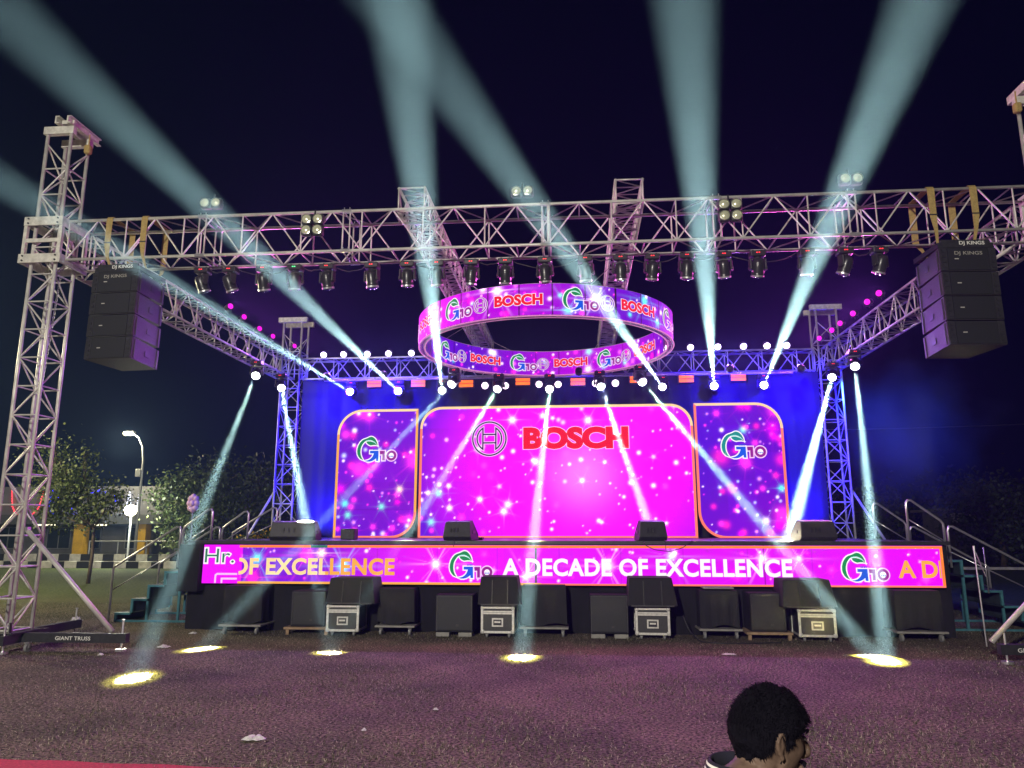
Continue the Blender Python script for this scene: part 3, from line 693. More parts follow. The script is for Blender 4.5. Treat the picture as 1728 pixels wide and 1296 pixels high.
for r in (RR - .01, RR - .13): rm.path([(RCX + r * math.cos(2 * math.pi * i / 96), RCY + r * math.sin(2 * math.pi * i / 96), RZ0 - .012) for i in range(97)], .011, 6)
rm.build('rim_light', emis('ring_rim', (1, .35, .75), .8), rg)
hg = MB()
for a in range(0, 360, 45):
    x, y = RCX + (RR - .07) * math.cos(R_(a + 20)), RCY + (RR - .07) * math.sin(R_(a + 20))
    tx = -2.33 if x < RCX else .82; hg.tube((x, y, RZ1), (tx + (.1 if x < RCX else -.1), y, 6.2), .007, 5)
hg.build('hanger_wire', M['chain'], rg)

# ---------------------------------------------------------------- lamps
CYAN = (1.26, 1.24, .68)
def head_meshes():
    """shared meshes of the moving head, local to its clamp point (z up)"""
    d = {}
    m = MB(); m.bev((0, 0, -.075), (.25, .19, .10), .018); m.box((-.07, 0, -.014), (.03, .06, .028)); m.box((.07, 0, -.014), (.03, .06, .028)); m.tube((0, 0, -.13), (0, 0, -.155), .06, 14); d['base'] = m
    m = MB(); m.box((0, 0, -.165), (.27, .10, .022))
    for s in (-1, 1): m.bev((s * .125, 0, -.255), (.03, .11, .19), .012); m.tube((s * .137, 0, -.31), (s * .152, 0, -.31), .038, 12)
    d['yoke'] = m
    m = MB(); m.lathe([(.03, .155), (.075, .14), (.098, .09), (.102, 0), (.104, -.07), (.098, -.115), (.103, -.12), (.103, -.150), (.088, -.152)], 18)
    for k in range(3): m.lathe([(.106, .07 - k * .03), (.106, .06 - k * .03)], 18, cap=False)
    d['head'] = m
    m = MB(); m.lathe([(.0865, -.1535), (.07, -.164), (.04, -.170), (.004, -.172)], 18, cap=False); d['lens'] = m
    m = MB(); m.lathe([(.105, -.121), (.108, -.121), (.108, -.149), (.105, -.149)], 18, cap=False); d['ring'] = m
    m = MB(); m.box((-.02, -.0975, -.068), (.022, .004, .012)); m.box((.016, -.0975, -.068), (.022, .004, .012)); d['display'] = m
    return d
HM = head_meshes()
def moving_head(label, loc, aim, group, lit=False, power=0., col=CYAN, size=2.3, blend=1., rad=.04, green=False, spill=0.):
    t = thing('moving_head', label, 'moving light', loc, group)
    HM['base'].build('base', M['plastic'], t, world=False)
    ds = HM['display'].build('display', M['green_led' if green else 'red_led'], t, world=False)
    d = Vector(aim).normalized(); pan = math.atan2(d.x, -d.y) if abs(d.x) + abs(d.y) > .05 else 0
    yk = HM['yoke'].build('yoke', M['plastic'], t, world=False); yk.rotation_euler = (0, 0, pan)
    h = HM['head'].build('head', M['plastic'], t, True, world=False); h.location = (0, 0, -.31); q = d.to_track_quat('-Z', 'Y'); h.rotation_euler = q.to_euler()
    HM['lens'].build('lens', M['lit'] if lit else M['lens'], h, True, world=False); HM['ring'].build('lens_ring', M['steel'], h, world=False)
    if not lit: t.scale = (.84, .84, .84)
    if lit:
        p = Vector(loc) + Vector((0, 0, -.31)) + d * .185
        spot('beam_lamp', t, p, p + d, power, col, size, rad, blend)
        if spill: spot('beam_lamp', t, p, p + d, power * spill, (1.15, 1.14, .18), 3.9, rad, 1.)  # extra wider yellow spot, added for a halo round the pool on the lawn
    return t
# twenty unlit heads under the front truss
HX = [-5.53, -5.1, -4.58, -4.1, -3.61, -2.94, -2.41, -1.97, -1.47, -.97, -.4, .18, .68, 1.13, 1.61, 2.12, 2.59, 3.26, 3.78, 4.25]
rnd = random.Random(5)
for i, x in enumerate(HX):
    moving_head('unlit black moving light hung under the front truss, %s of the twenty' % nth(i, 20), (x, 10.22, 5.475), (rnd.uniform(-.1, .1) + (.25 if i < 2 else -.25 if i > 17 else 0), .28 + rnd.uniform(-.08, .08), -1), 'unlit moving lights under the front truss', green=(i == 3))
def sag(a, b, k, n=9): return [(a[0] + (b[0] - a[0]) * i / n, a[1] + (b[1] - a[1]) * i / n + .02 * math.sin(i * 2.1), a[2] + (b[2] - a[2]) * i / n - k * (1 - (2 * i / n - 1) ** 2)) for i in range(n + 1)]
for i, (a, b, k) in enumerate(((0, 1, .07), (1, 3, .13), (3, 4, .08), (4, 5, .11), (6, 8, .12), (8, 9, .07), (9, 11, .15), (11, 12, .06), (12, 14, .12), (14, 15, .09), (15, 17, .16), (17, 18, .08), (18, 19, .1))):
    w_ = 'from the %s to the %s hanging moving light from left' % (ORD[a].split(' ')[0].replace('leftmost', 'first'), ORD[b].split(' ')[0].replace('rightmost', 'last'))
    tag(MB().path(sag((HX[a] + .05, 10.26, 5.47), (HX[b] - .05, 10.26, 5.47), k), .007, 6).build('power_cable', M['black'], None, True), 'black power cable sagging ' + w_, 'cable', 'power cables under the front truss')
# lighting bar and lit heads at the back
lb = thing('lighting_bar', 'long thin steel bar slung below the rear truss, carrying beam lights', 'lighting bar', (-.5, 18.3, 5.4))
m = MB(); m.tube((-6.4, 18.3, 5.37), (5.3, 18.3, 5.37), .024, 10); m.build('bar', M['alu'], lb)
m = MB()
for x in (-6, -4, -2, 0, 2, 4, 5): m.tube((x, 18.3, 5.37), (x, 18.82, 5.56), .014, 6)
m.build('bracket', M['alu'], lb)
PU = 4.9e6
UP = [(-5.67, (-5.5, 10.2, 4.88), ''), (-4.44, (-3.95, 10.2, 4.88), ''), (-3.34, (-2.06, 10.2, 4.88), ''), (2.17, (0.33, 10.2, 4.88), ''), (3.4, (1.88, 10.2, 4.88), ''), (4.58, (3.21, 10.2, 4.88), '')]
for i, (x, q, _) in enumerate(UP):
    p = Vector((x, 18.2, 5.0)); moving_head('lit beam light under the rear truss aimed outward, %s of six' % nth(i, 6), (x, 18.28, 5.35), Vector(q) - p, 'lit moving lights under the rear truss', True, PU * (.75, .9, .9, .85, .95, 1.05)[i], size=2.05, blend=1., rad=.022)
RING = [(-2.69, 16.23, 4.91), (-1.77, 17.07, 4.94), (-.59, 17.35, 4.97), (.58, 17.03, 4.96), (1.43, 16.22, 4.89)]
RT = [(-5.17, 10.35, 0), (-3.29, 10.41, 0), (-.74, 10.09, 0), (1.26, 12.9, 1.52), (3.79, 10.48, 0)]
for i, (p, q) in enumerate(zip(RING, RT)):
    l = moving_head('lit beam light under the back of the ring aiming down, %s of five' % nth(i, 5), (p[0], p[1], p[2] + .28), Vector(q) - Vector(p) - Vector((0, 0, -.03)), 'lit moving lights under the ring', True, PU * (.7, .8, 1.15, 1.8, 2.0)[i], size=2.2, spill=(.012, .022, .012, 0, .02)[i])
SIDE = [((-7.2, 16.03, 5.05), (-4.92, 8.38, 0), 'lit moving light on the side truss, beam landing on the lawn near the tower', .75), ((-7.2, 17.45, 5.04), (-4.72, 12.85, 1.75), 'lit moving light on the side truss, its beam landing on a stage monitor', 2.2),
        ((6.0, 17.6, 5.11), (3.55, 12.95, 1.55), 'lit moving light left of the rear tower, beam slanting to a floor monitor', 5.0), ((6.0, 16.2, 5.07), (3.82, 10.17, 0), 'lit moving light right of the rear tower, beam dropping nearly straight to the lawn', 2.2)]
for p, q, lab, k in SIDE:
    moving_head(lab, (p[0], p[1], p[2] + .36), Vector(q) - Vector(p), 'lit moving lights on the side trusses', True, PU * k * .8, size=2.7 if k > 3 else 2.1, spill=.012 if q[2] == 0 else 0)
    s = -1 if p[0] < 0 else 1
    C.objects[-1]

def par_light(label, loc, aim, lens, group, r=.1, ln=.2, bracket=True, power=0, col=(1, .1, .6), size=100):
    t = thing('par_light', label, 'stage light', loc, group); d = Vector(aim).normalized(); q = d.to_track_quat('-Z', 'Y').to_matrix().to_4x4()
    m = MB(); m.lathe([(r * .55, ln * .55), (r * .9, ln * .4), (r, 0), (r * 1.02, -ln * .5), (r * .94, -ln * .5), (r * .92, -ln * .46)], 16, q, cap=False); m.lathe([(.004, ln * .56), (r * .55, ln * .55)], 16, q, cap=False); m.build('housing', M['plastic'], t, True, world=False)
    m = MB(); m.lathe([(r * .93, -ln * .462), (r * .5, -ln * .50), (.003, -ln * .505)], 16, q, cap=False); m.build('lens', lens, t, True, world=False)
    if power:
        p = Vector(loc) + d * (ln * .53); spot('par_lamp', t, p, p + d, power, col, size, r * .8, 1.)
    if bracket:
        sd = d.cross(Vector((0, 0, 1))).normalized(); m = MB(); b = -1 if bracket is True else 1
        m.path([sd * r * 1.06, sd * r * 1.06 + Vector((0, 0, b * r * 1.35)), -sd * r * 1.06 + Vector((0, 0, b * r * 1.35)), -sd * r * 1.06], .008, 5); m.tube((0, 0, b * r * 1.35), (0, 0, b * r * 1.9), .012, 6); m.build('bracket', M['black'], t, world=False)
    return t
PX = [-6.62, -6.08, -5.44, -4.87, -4.26, -3.71, 2.29, 2.95, 3.63, 4.27, 4.85, 5.33]
for i, x in enumerate(PX):
    g_ = i < 6; par_light('white light atop the rear truss %s the ring, %s of six' % ('left of' if g_ else 'right of', nth(i % 6, 6)), (x, 18.8, 6.2), (-.02 * x, -1, -.55), M['lit_white'], 'white lights along the rear truss', .086, power=540, col=(.42, .14, 1.), size=95)
for i, (x, y, z) in enumerate([(-2.07, 16.88, 4.88), (-1.62, 17.14, 4.92), (-.84, 17.34, 4.98), (-.39, 17.34, 4.97), (.48, 17.08, 4.93), (.92, 16.8, 4.87)]):
    par_light('pinkish wash light under the back of the ring, %s of six' % nth(i, 6), (x, y, z + .02), (0, -1, -.25), M['lit_pink'], 'pinkish wash lights under the ring', .085, .14, bracket=2)
for i, (y, z) in enumerate([(14.25, 6.06), (14.9, 6.02), (15.7, 5.98), (16.45, 6.0), (17.8, 6.10)]):
    par_light('magenta round light on the side truss by the street lamp, %s of five' % nth(i, 5), (-7.1, y, z + .06), (.75, -.62, .04), M['lit_mag'], 'magenta lights on the side trusses', .062, .2, power=700, col=(1, .10, .72))
for i, (y, z) in enumerate([(14.55, 6.12), (15.15, 6.13), (15.95, 6.12), (16.75, 6.13), (17.3, 6.12), (18.2, 6.16)][::-1]):
    par_light('magenta round light on the cable-side truss, %s of six going up' % ORD[i].replace('leftmost', 'lowest').replace(' from the left', ''), (6.0, y, z + .04), (-.62, -.66, -.22), M['lit_mag'], 'magenta lights on the side trusses', .066, .2, power=700, col=(1, .10, .72))

def strobe(label, x, y, z):
    t = thing('strobe_light', label, 'strobe light', (x, y, z), 'orange strobes under the rear truss')
    m = MB(); m.bev((0, .04, 0), (.40, .10, .21), .012); m.tube((0, .04, .10), (0, .04, .18), .012, 6); m.build('housing', M['plastic'], t, world=False)
    for s in (-1, 1): MB().bev((0, -.014, s * .048), (.36, .012, .078), .004).build('lamp_bar', M['orange'], t, world=False)
for i, (x, z) in enumerate([(-5.15, 5.36), (-4.0, 5.35), (-2.76, 5.32), (-1.31, 5.35), (.08, 5.32), (1.56, 5.36), (2.77, 5.35), (4.04, 5.37)]):
    strobe('glowing orange strobe slung under the rear truss, %s of eight' % nth(i, 8), x, 18.5, z - .05)

def blinder(label, loc, rows, tilt):
    t = thing('blinder_light', label, 'blinder light', loc, 'unlit blinders on the front truss'); Rm = Matrix.Rotation(tilt, 3, 'X')
    h = MB()
    for i in (-1, 1):
        for j in range(rows): h.bev(Rm @ Vector((i * .082, .03, (j - (rows - 1) / 2) * .165)), (.158, .10, .158), .03, Rm)
    h.box(Rm @ Vector((0, .085, 0)), (.30, .02, .03)); h.tube(Rm @ Vector((0, .08, rows * .082)), Rm @ Vector((0, .1, rows * .082 + .1)), .012, 6); h.build('housing', M['black'], t, world=False)
    for i in (-1, 1):
        for j in range(rows):
            c = Rm @ Vector((i * .082, -.022, (j - (rows - 1) / 2) * .165)); Q = Matrix.Translation(c) @ Rm.to_4x4() @ Matrix.Rotation(R_(90), 4, 'X')
            m = MB(); m.lathe([(.062, 0), (.050, .012), (.024, .022), (.003, .025)], 18, Q, cap=False); o = m.build('lamp', M['glass_lamp'], t, True, world=False)
            m = MB(); m.lathe([(.070, -.002), (.070, .012), (.062, .014), (.060, 0)], 18, Q, cap=False); m.build('lamp_rim', M['glass_ring'], o, world=False)
blinder('square cluster of four unlit lamps on the front truss, nearer the street lamp', (-3.68, 9.68, 5.86), 2, 0)
blinder('square cluster of four unlit lamps on the front truss, nearer the upright beam', (2.14, 9.68, 5.86), 2, 0)
for x, w_ in ((-5.3, 'left end of the front truss'), (-.7, 'middle of the front truss'), (3.82, 'front truss inside a pale beam')):
    blinder('pair of unlit lamps facing out above the ' + w_, (x, 9.85, 6.33), 1, R_(0))

# blue wash lights that colour the backdrop
BLUE = (.014, .0, 1.)
def wash(label, loc, aim, power, size=140, grp='blue wash lights at the backdrop'):
    t = thing('wash_light', label, 'wash light', loc, grp); q = Vector(aim).to_track_quat('-Z', 'Y').to_matrix().to_4x4()
    m = MB(); m.lathe([(.05, .10), (.085, .07), (.09, -.05), (.082, -.055)], 14, q); m.build('housing', M['plastic'], t, True, world=False)
    m = MB(); m.lathe([(.078, -.0555), (.003, -.058)], 14, q, cap=False); m.build('lens', emis('blue_lens', (.15, .1, 1), 4), t, world=False)
    d = Vector(aim).normalized(); p = Vector(loc) + d * .075; spot('wash_lamp', t, p, p + d, power * 2.1, BLUE, size, .06, 1.)
WASH = [((-6.0, 17.3, 5.25), (-.2, 1, -1.0), 900, 'blue wash light under the rear truss by the street-lamp-side tower'), ((-4.6, 17.3, 5.28), (0, 1, -.9), 520, 'blue wash light under the rear truss above the narrow purple screen'), ((.1, 17.3, 5.28), (0, 1, -.8), 110, 'blue wash light under the rear truss above the wide screen'),
        ((3.6, 17.3, 5.28), (.1, 1, -.9), 520, 'blue wash light under the rear truss above the narrow blue screen'), ((5.2, 17.3, 5.25), (.15, 1, -1.2), 1100, 'blue wash light under the rear truss by the cable-side tower'),
        ((-6.3, 17.8, 1.56), (.15, .75, 1), 700, 'blue wash light on the deck left of the narrow purple screen'), ((5.25, 17.8, 1.56), (.0, .75, 1), 900, 'blue wash light on the deck behind the front-corner monitor')]
for loc, aim, pw, lab in WASH: wash(lab, loc, (aim[0], aim[1], aim[2] * .55) if loc[2] > 3 else aim, pw)

SMOKE_BLUE = (.03, .10, 1.)
def smoke(label, lo, hi, dens, scale, seed, scol=(.8, .85, 1)):
    m = MB(); m.lohi(lo, hi); o = m.build('smoke', bpy.data.materials.new('drifting_smoke')); tag(o, label, 'smoke', kind='stuff'); mt = o.data.materials[0]; mt.use_nodes = True; nt = mt.node_tree; nt.nodes.clear()
    ou = nt.nodes.new('ShaderNodeOutputMaterial'); vo = nt.nodes.new('ShaderNodeVolumePrincipled'); tc = nt.nodes.new('ShaderNodeTexCoord'); n = nt.nodes.new('ShaderNodeTexNoise'); n.noise_dimensions = '4D'; n.inputs['W'].default_value = seed; n.inputs['Scale'].default_value = scale; n.inputs['Detail'].default_value = 4
    nt.links.new(tc.outputs['Object'], n.inputs['Vector'])
    v = nt.nodes.new('ShaderNodeVectorMath'); v.operation = 'MULTIPLY_ADD'; v.inputs[1].default_value = (2, 2, 2); v.inputs[2].default_value = (-1, -1, -1); nt.links.new(tc.outputs['Generated'], v.inputs[0])
    l = nt.nodes.new('ShaderNodeVectorMath'); l.operation = 'LENGTH'; nt.links.new(v.outputs[0], l.inputs[0])
    a = nt.nodes.new('ShaderNodeMath'); a.operation = 'MULTIPLY_ADD'; a.inputs[1].default_value = -1.0; a.inputs[2].default_value = .55; nt.links.new(l.outputs['Value'], a.inputs[0])
    b = nt.nodes.new('ShaderNodeMath'); b.operation = 'ADD'; nt.links.new(n.outputs['Fac'], b.inputs[0]); nt.links.new(a.outputs[0], b.inputs[1])
    r = nt.nodes.new('ShaderNodeMapRange'); r.inputs[1].default_value = .42; r.inputs[2].default_value = .85; r.inputs[4].default_value = dens; nt.links.new(b.outputs[0], r.inputs[0])
    nt.links.new(r.outputs[0], vo.inputs['Density']); vo.inputs['Color'].default_value = (*scol, 1); nt.links.new(vo.outputs[0], ou.inputs['Volume']); return o
smoke('ragged cloud of blue-lit smoke drifting off the cable side of the stage', (5.0, 16.5, .2), (11.6, 22.5, 7.6), .075, .9, 2.)
smoke('thin wisps of smoke drifting through the light beams above the deck', (-9.5, 9.0, 2.2), (8.5, 18.6, 6.9), .0075, .6, 7., (.30, .52, 1))
smoke('denser smoke hanging under the rear truss around the lit lamps', (-9.0, 14.8, 3.6), (8.2, 18.58, 7.0), .022, .7, 4., (.34, .55, 1))
for loc, aim, pw, lab in (((6.25, 18.35, 5.2), (1, .35, -.5), 430, 'wash light on the cable-side rear tower, shining blue into the smoke'),): wash(lab, loc, aim, pw, 110)
bpy.data.objects['wash_lamp.007'].data.color = SMOKE_BLUE

# ---------------------------------------------------------------- hanging speakers
def cabinet(lab, cx, y, z, tilt, side, top):
    """one hanging cabinet, front towards -y, top edge at z"""
    t = thing('hanging_speaker', lab, 'speaker', (cx, y, z), 'cabinets of the two hanging speaker columns'); w, h, d, wr = .71, .312, .70, .56
    Rm = Matrix.Rotation(tilt, 3, 'X')
    P = [(-w / 2, 0), (w / 2, 0), (wr / 2, d), (-wr / 2, d)]
    def body(inset, y0, y1, z0, z1):
        pass
    m = MB(); zt, zb = -.005, -h; k = .012
    vs = [(x, yy + .012, zt - (k if yy > .1 else 0)) for x, yy in P] + [(x, yy + .012, zb + (k if yy > .1 else 0)) for x, yy in P]
    m.add([Rm @ Vector(v) for v in vs], [(0, 1, 2, 3), (7, 6, 5, 4), (0, 4, 5, 1), (1, 5, 6, 2), (2, 6, 7, 3), (3, 7, 4, 0)]); m.build('cabinet', M['cabinet'], t, world=False)
    m = MB()
    m.box(Rm @ Vector((0, 0, -h / 2)), (w * .72, .016, h - .02), M4=Rm); g = m.build('grille', M['grille'], t, world=False)
    for s in (-1, 1):
        m = MB(); m.box(Rm @ Vector((s * w * .43, .002, -h / 2)), (w * .125, .016, h - .015), M4=Rm)
        for j in range(4): m.box(Rm @ Vector((s * w * .43, -.010, -h * (.16 + .22 * j))), (w * .06, .012, h * .12), M4=Rm)
        m.build('horn_bar', M['black'], t, world=False)
    m = MB(); m.box(Rm @ Vector((-.14 if side > 0 else -.15, -.012, -h * .5)), (.05, .006, .012), M4=Rm); m.build('badge', M['case_alu'], g, world=False)
    for s in (-1, 1):
        a = math.atan2((w - wr) / 2, d) * s; c = Vector((s * (w / 2 - (w - wr) / 2 * .55), d * .55 + .012, -h * .52)); Mh = Rm @ Matrix.Rotation(a, 3, 'Z')
        m = MB(); m.box(Rm @ c, (.012, .11, .075), M4=Mh); hd = m.build('handle_recess', M['black'], t, world=False)
        for yy in (.08, d - .03):
            cc = Vector((s * (w / 2 + .004 - (w - wr) / 2 * yy / d), yy, -h / 2)); m = MB(); m.box(Rm @ cc, (.010, .035, h * .86), M4=Mh); m.build('rigging_strip', M['cabinet'], t, world=False)
    return t
def array(cx, y, z, side, where):
    n = 4; H = .319; YAW = R_(-4) * side; tilts = [0, R_(.5), R_(1.2), R_(2.2)]; zz = z; yy = y
    names = ['topmost', 'second from the top', 'third from the top', 'lowest']
    for i in range(n):
        c = cabinet('black hanging speaker cabinet %s, %s of four' % (where, names[i]), cx, yy, zz, -tilts[i], side, i == 0)
        if i == 0:
            v, f = text_fit('DJ KINGS', .01, cx - .17, cx + .18, zz - .115, zz - .055); MB().add([(a, yy - .0105, b) for a, b in v], f).build('lettering', M['letter_g'], c)
        c.rotation_euler = (0, 0, YAW); zz -= H * math.cos(tilts[i]); yy += H * math.sin(tilts[i])
    r = thing('flying_frame', 'dark steel frame holding up the hanging speaker column ' + where, 'flying frame', (cx, y, z), 'frames of the hanging speakers'); r.rotation_euler = (0, 0, YAW)
    m = MB()
    for s in (-1, 1): m.lohi((cx + s * .33 - .02, y + .02, z + .005), (cx + s * .33 + .02, y + .62, z + .07))
    m.lohi((cx - .31, y + .02, z + .005), (cx + .31, y + .05, z + .11)); m.lohi((cx - .31, y + .56, z + .005), (cx + .31, y + .60, z + .07)); m.lohi((cx - .03, y + .05, z + .01), (cx + .03, y + .56, z + .06)); m.build('frame', M['black'], r)
    v, f = text_fit('DJ KINGS', .015, cx - .08, cx + .24, z + .03, z + .092); MB().add([(a, y + .016, b) for a, b in v], f).build('lettering', M['letter_w'], r)
    return r
array(-6.42, 9.5, 5.19, 1, 'on the street-lamp side'); array(4.98, 9.4, 5.12, -1, 'on the cable side')
def strap(lab, x, x2, y0, zb):
    t = thing('lifting_strap', lab, 'lifting strap', (x, 10.05, 6.1), 'straps holding the hanging speakers'); P = []
    for yy, z, w, xx in ((9.93, zb, .018, x2), (9.82, zb + .12, .03, x2), (9.768, 5.52, .05, x + (x2 - x) * .4), (9.763, 5.7, .085, x), (9.763, 6.10, .095, x), (9.79, 6.135, .095, x), (10.31, 6.135, .095, x), (10.337, 6.10, .095, x), (10.337, 5.55, .09, x), (10.25, 5.40, .05, x2), (10.1, zb, .02, x2)): P.append((xx, yy, z, w))
    vs = []; fs = []
    for i, (xx, yy, z, w) in enumerate(P):
        vs += [(xx - w / 2, yy, z), (xx + w / 2, yy, z)]
        if i: fs.append((2 * i - 2, 2 * i - 1, 2 * i + 1, 2 * i))
    o = MB().add(vs, fs).build('webbing', M['strap'], t); md = o.modifiers.new('s', 'SOLIDIFY'); md.thickness = .006; md.offset = 0
    m = MB(); m.lohi((x - .052, 9.752, 5.72), (x + .052, 9.759, 5.735)); m.build('stitch_band', M['black'], t)
strap('worn gold lifting strap round the front truss by the tower, outer of two', -6.78, -6.74, 0, 5.26); strap('worn gold lifting strap round the front truss by the tower, inner of two', -6.24, -6.2, 0, 5.26)
strap('worn gold lifting strap round the truss at the cable side, inner of two', 4.80, 4.84, 0, 5.2); strap('worn gold lifting strap round the truss at the cable side, outer of two', 5.34, 5.3, 0, 5.2)

# ---------------------------------------------------------------- on the deck
def monitor(lab, x, y, w, rz, s=1.):
    t = thing('stage_monitor', lab, 'stage monitor', (x, y, 1.432), 'wedge monitors along the stage front'); Q = Matrix.Rotation(rz, 3, 'Z')
    prof = [(-.16, 0), (-.21, .06), (-.17, .305), (-.02, .33), (.19, .10), (.19, 0)]
    vs = [Q @ Vector((sx * (w / 2 - (.03 if z > .2 else 0)), yy, z * s)) for sx in (-1, 1) for yy, z in prof]; n = len(prof)
    m = MB(); m.add(vs, [tuple(range(n))[::-1], tuple(range(n, 2 * n))] + [(i, (i + 1) % n, n + (i + 1) % n, n + i) for i in range(n)]); o = m.build('cabinet', M['cabinet'] if x > 3 else M['black'], t, world=False)
    b = o.modifiers.new('b', 'BEVEL'); b.width = .012; b.segments = 2
    m = MB(); m.add([Q @ Vector((sx * w * .42, yy, z * s)) for sx in (-1, 1) for yy, z in ((-.005, .325), (.185, .115))], [(0, 2, 3, 1)]); g_ = m.build('grille', M['grille'], t, world=False); g_.location.z += .006; g_.location.y += .004
    m = MB()
    for dx in (-.12, -.05, .02): m.box(Q @ Vector((dx * w * 1.6, -.203, .17 * s)), (.03, .02, .07), rz)
    m.build('socket_panel', M['plastic'], t, world=False)
    for sx in (-1, 1):
        m = MB(); m.box(Q @ Vector((sx * (w / 2 - .005), -.03, .14 * s)), (.012, .12, .05), rz); m.build('handle_recess', M['plastic'], t, world=False)
monitor('wedge monitor at the stage front catching a bright white beam on its top', -4.86, 12.82, .80, R_(4)); monitor('black wedge monitor before the left edge of the wide screen', -1.96, 12.75, .50, R_(-12))
monitor('black wedge monitor with a white beam landing on it', 1.21, 12.75, .47, R_(8), 1.0); monitor('grey-sided wedge monitor on the front corner under the slanting beam', 3.84, 12.80, .62, R_(10), 1.02)
m = MB(); m.bev((-4.4 + .25, 13.6, 1.53), (.26, .25, .20), .02); m.tube((-4.15, 13.47, 1.56), (-4.15, 13.46, 1.56), .05, 12)
tag(m.build('equipment_box', M['black']), 'little dark box on the deck in front of the narrow purple screen', 'equipment box')
m = MB(); m.bev((-1.95, 13.5, 1.455), (.55, .3, .045), .01); m.lohi((-2.1, 13.42, 1.478), (-1.8, 13.58, 1.49)); tag(m.build('cable_ramp', M['cabinet']), 'flat grey case lying on the deck behind a black monitor', 'flat case')
def cable(name, lab, pts, r, grp=None, key='black'):
    P = []
    for i in range(len(pts) - 1):
        a, b = Vector(pts[i]), Vector(pts[i + 1])
        for k in range(5): P.append(a.lerp(b, k / 5))
    P.append(Vector(pts[-1]))
    Q = [P[0]] + [(P[i - 1] + P[i] * 2 + P[i + 1]) / 4 for i in range(1, len(P) - 1)] + [P[-1]]
    tag(MB().path(Q, r, 6).build(name, M[key], None, True), lab, 'cable', grp)
cable('cable', 'thin black cable looping over the top of the slogan strip', [(1.05, 12.27, 1.44), (1.05, 12.18, 1.38), (1.2, 12.17, 1.30), (1.45, 12.17, 1.27), (1.65, 12.17, 1.33), (1.8, 12.2, 1.44)], .006)
for x, d, w_ in ((-2.0, .09, 'left of the slogan'), (1.38, .14, 'above the word OF'), (2.1, .07, 'right of the cable loop')):
    cable('cable', 'short black cable end hanging over the slogan strip ' + w_, [(x, 12.3, 1.445), (x, 12.2, 1.43), (x + .01, 12.185, 1.43 - d)], .005, 'cable ends on the slogan strip')

# ---------------------------------------------------------------- in front of the stage
def flight_case(lab, x, y, w, rz, word=None):
    t = thing('flight_case', lab, 'flight case', (x, y, 0), 'flight cases before the stage'); h, d, z0 = .385, .52, .075; Q = Matrix.Rotation(rz, 3, 'Z')
    def B(m, c, s): m.box(Q @ Vector(c), s, rz)
    m = MB(); B(m, (0, d / 2, z0 + h / 2), (w - .012, d - .012, h - .012)); m.build('body', M['case_ply'], t, world=False)
    m = MB(); e = .034
    for sx in (-1, 1):
        for yy in (0, d): B(m, (sx * (w / 2 - e / 2 + .004), yy + (e / 2 - .004 if yy == 0 else -e / 2 + .004), z0 + h / 2), (e, e, h))
        for zz in (z0 + e / 2 - .004, z0 + h - e / 2 + .004): B(m, (sx * (w / 2 - e / 2 + .003), d / 2, zz), (e - .003, d - 2 * e + .004, e - .002))
    for yy in (e / 2 - .003, d - e / 2 + .003):
        for zz in (z0 + e / 2 - .004, z0 + h - e / 2 + .004): B(m, (0, yy, zz), (w - 2 * e + .004, e - .002, e - .002))
    for dz in (.285, .312): B(m, (0, -.001, z0 + dz), (w - 2 * e + .002, .010, .022))
    m.build('edging', M['case_alu'], t, world=False)
    for sx in (-1, 1):
        for yy in (0, d):
            for zz in (z0, z0 + h): MB().bev(Q @ Vector((sx * (w / 2 - .018), yy + (.018 if yy == 0 else -.018), zz + (.018 if zz == z0 else -.018))), (.062, .062, .062), .02, Q).build('corner', M['case_alu'], t, world=False)
    m = MB(); B(m, (.0, -.002, z0 + .155), (.17, .012, .125)); hp = m.build('handle_plate', M['case_alu'], t, world=False)
    m = MB(); B(m, (0, -.009, z0 + .155), (.125, .008, .082)); m.build('handle_dish', M['plastic'], hp, world=False)
    m = MB(); B(m, (0, -.020, z0 + .162), (.09, .014, .024)); m.build('handle', M['case_alu'], hp, world=False)
    for sx in (-1, 1):
        for yy in (.07, d - .07):
            c = Q @ Vector((sx * (w / 2 - .08), yy, .036)); m = MB(); m.tube(c + Q @ Vector((-.014, 0, 0)), c + Q @ Vector((.014, 0, 0)), .034, 12); m.box(c + Vector((0, 0, .032)), (.05, .05, .012)); m.box(c + Vector((0, .0, .015)), (.042, .016, .04)); m.build('caster_wheel', M['wheel'], t, world=False)
CY = [(-3.63, 11.72, .50, R_(2), 'alu-edged black flight case nearest the street-lamp side, lit by a ground spot'), (-1.225, 11.72, .50, R_(-1), 'alu-edged black flight case standing left of the pale ground spot beam'), (1.10, 11.72, .50, R_(-2), 'alu-edged black flight case under the word OF'), (3.475, 11.70, .52, R_(-4), 'flight case turned yellow by the beam spot beside it')]
for a in CY: flight_case(a[4], a[0], a[1], a[2], a[3])
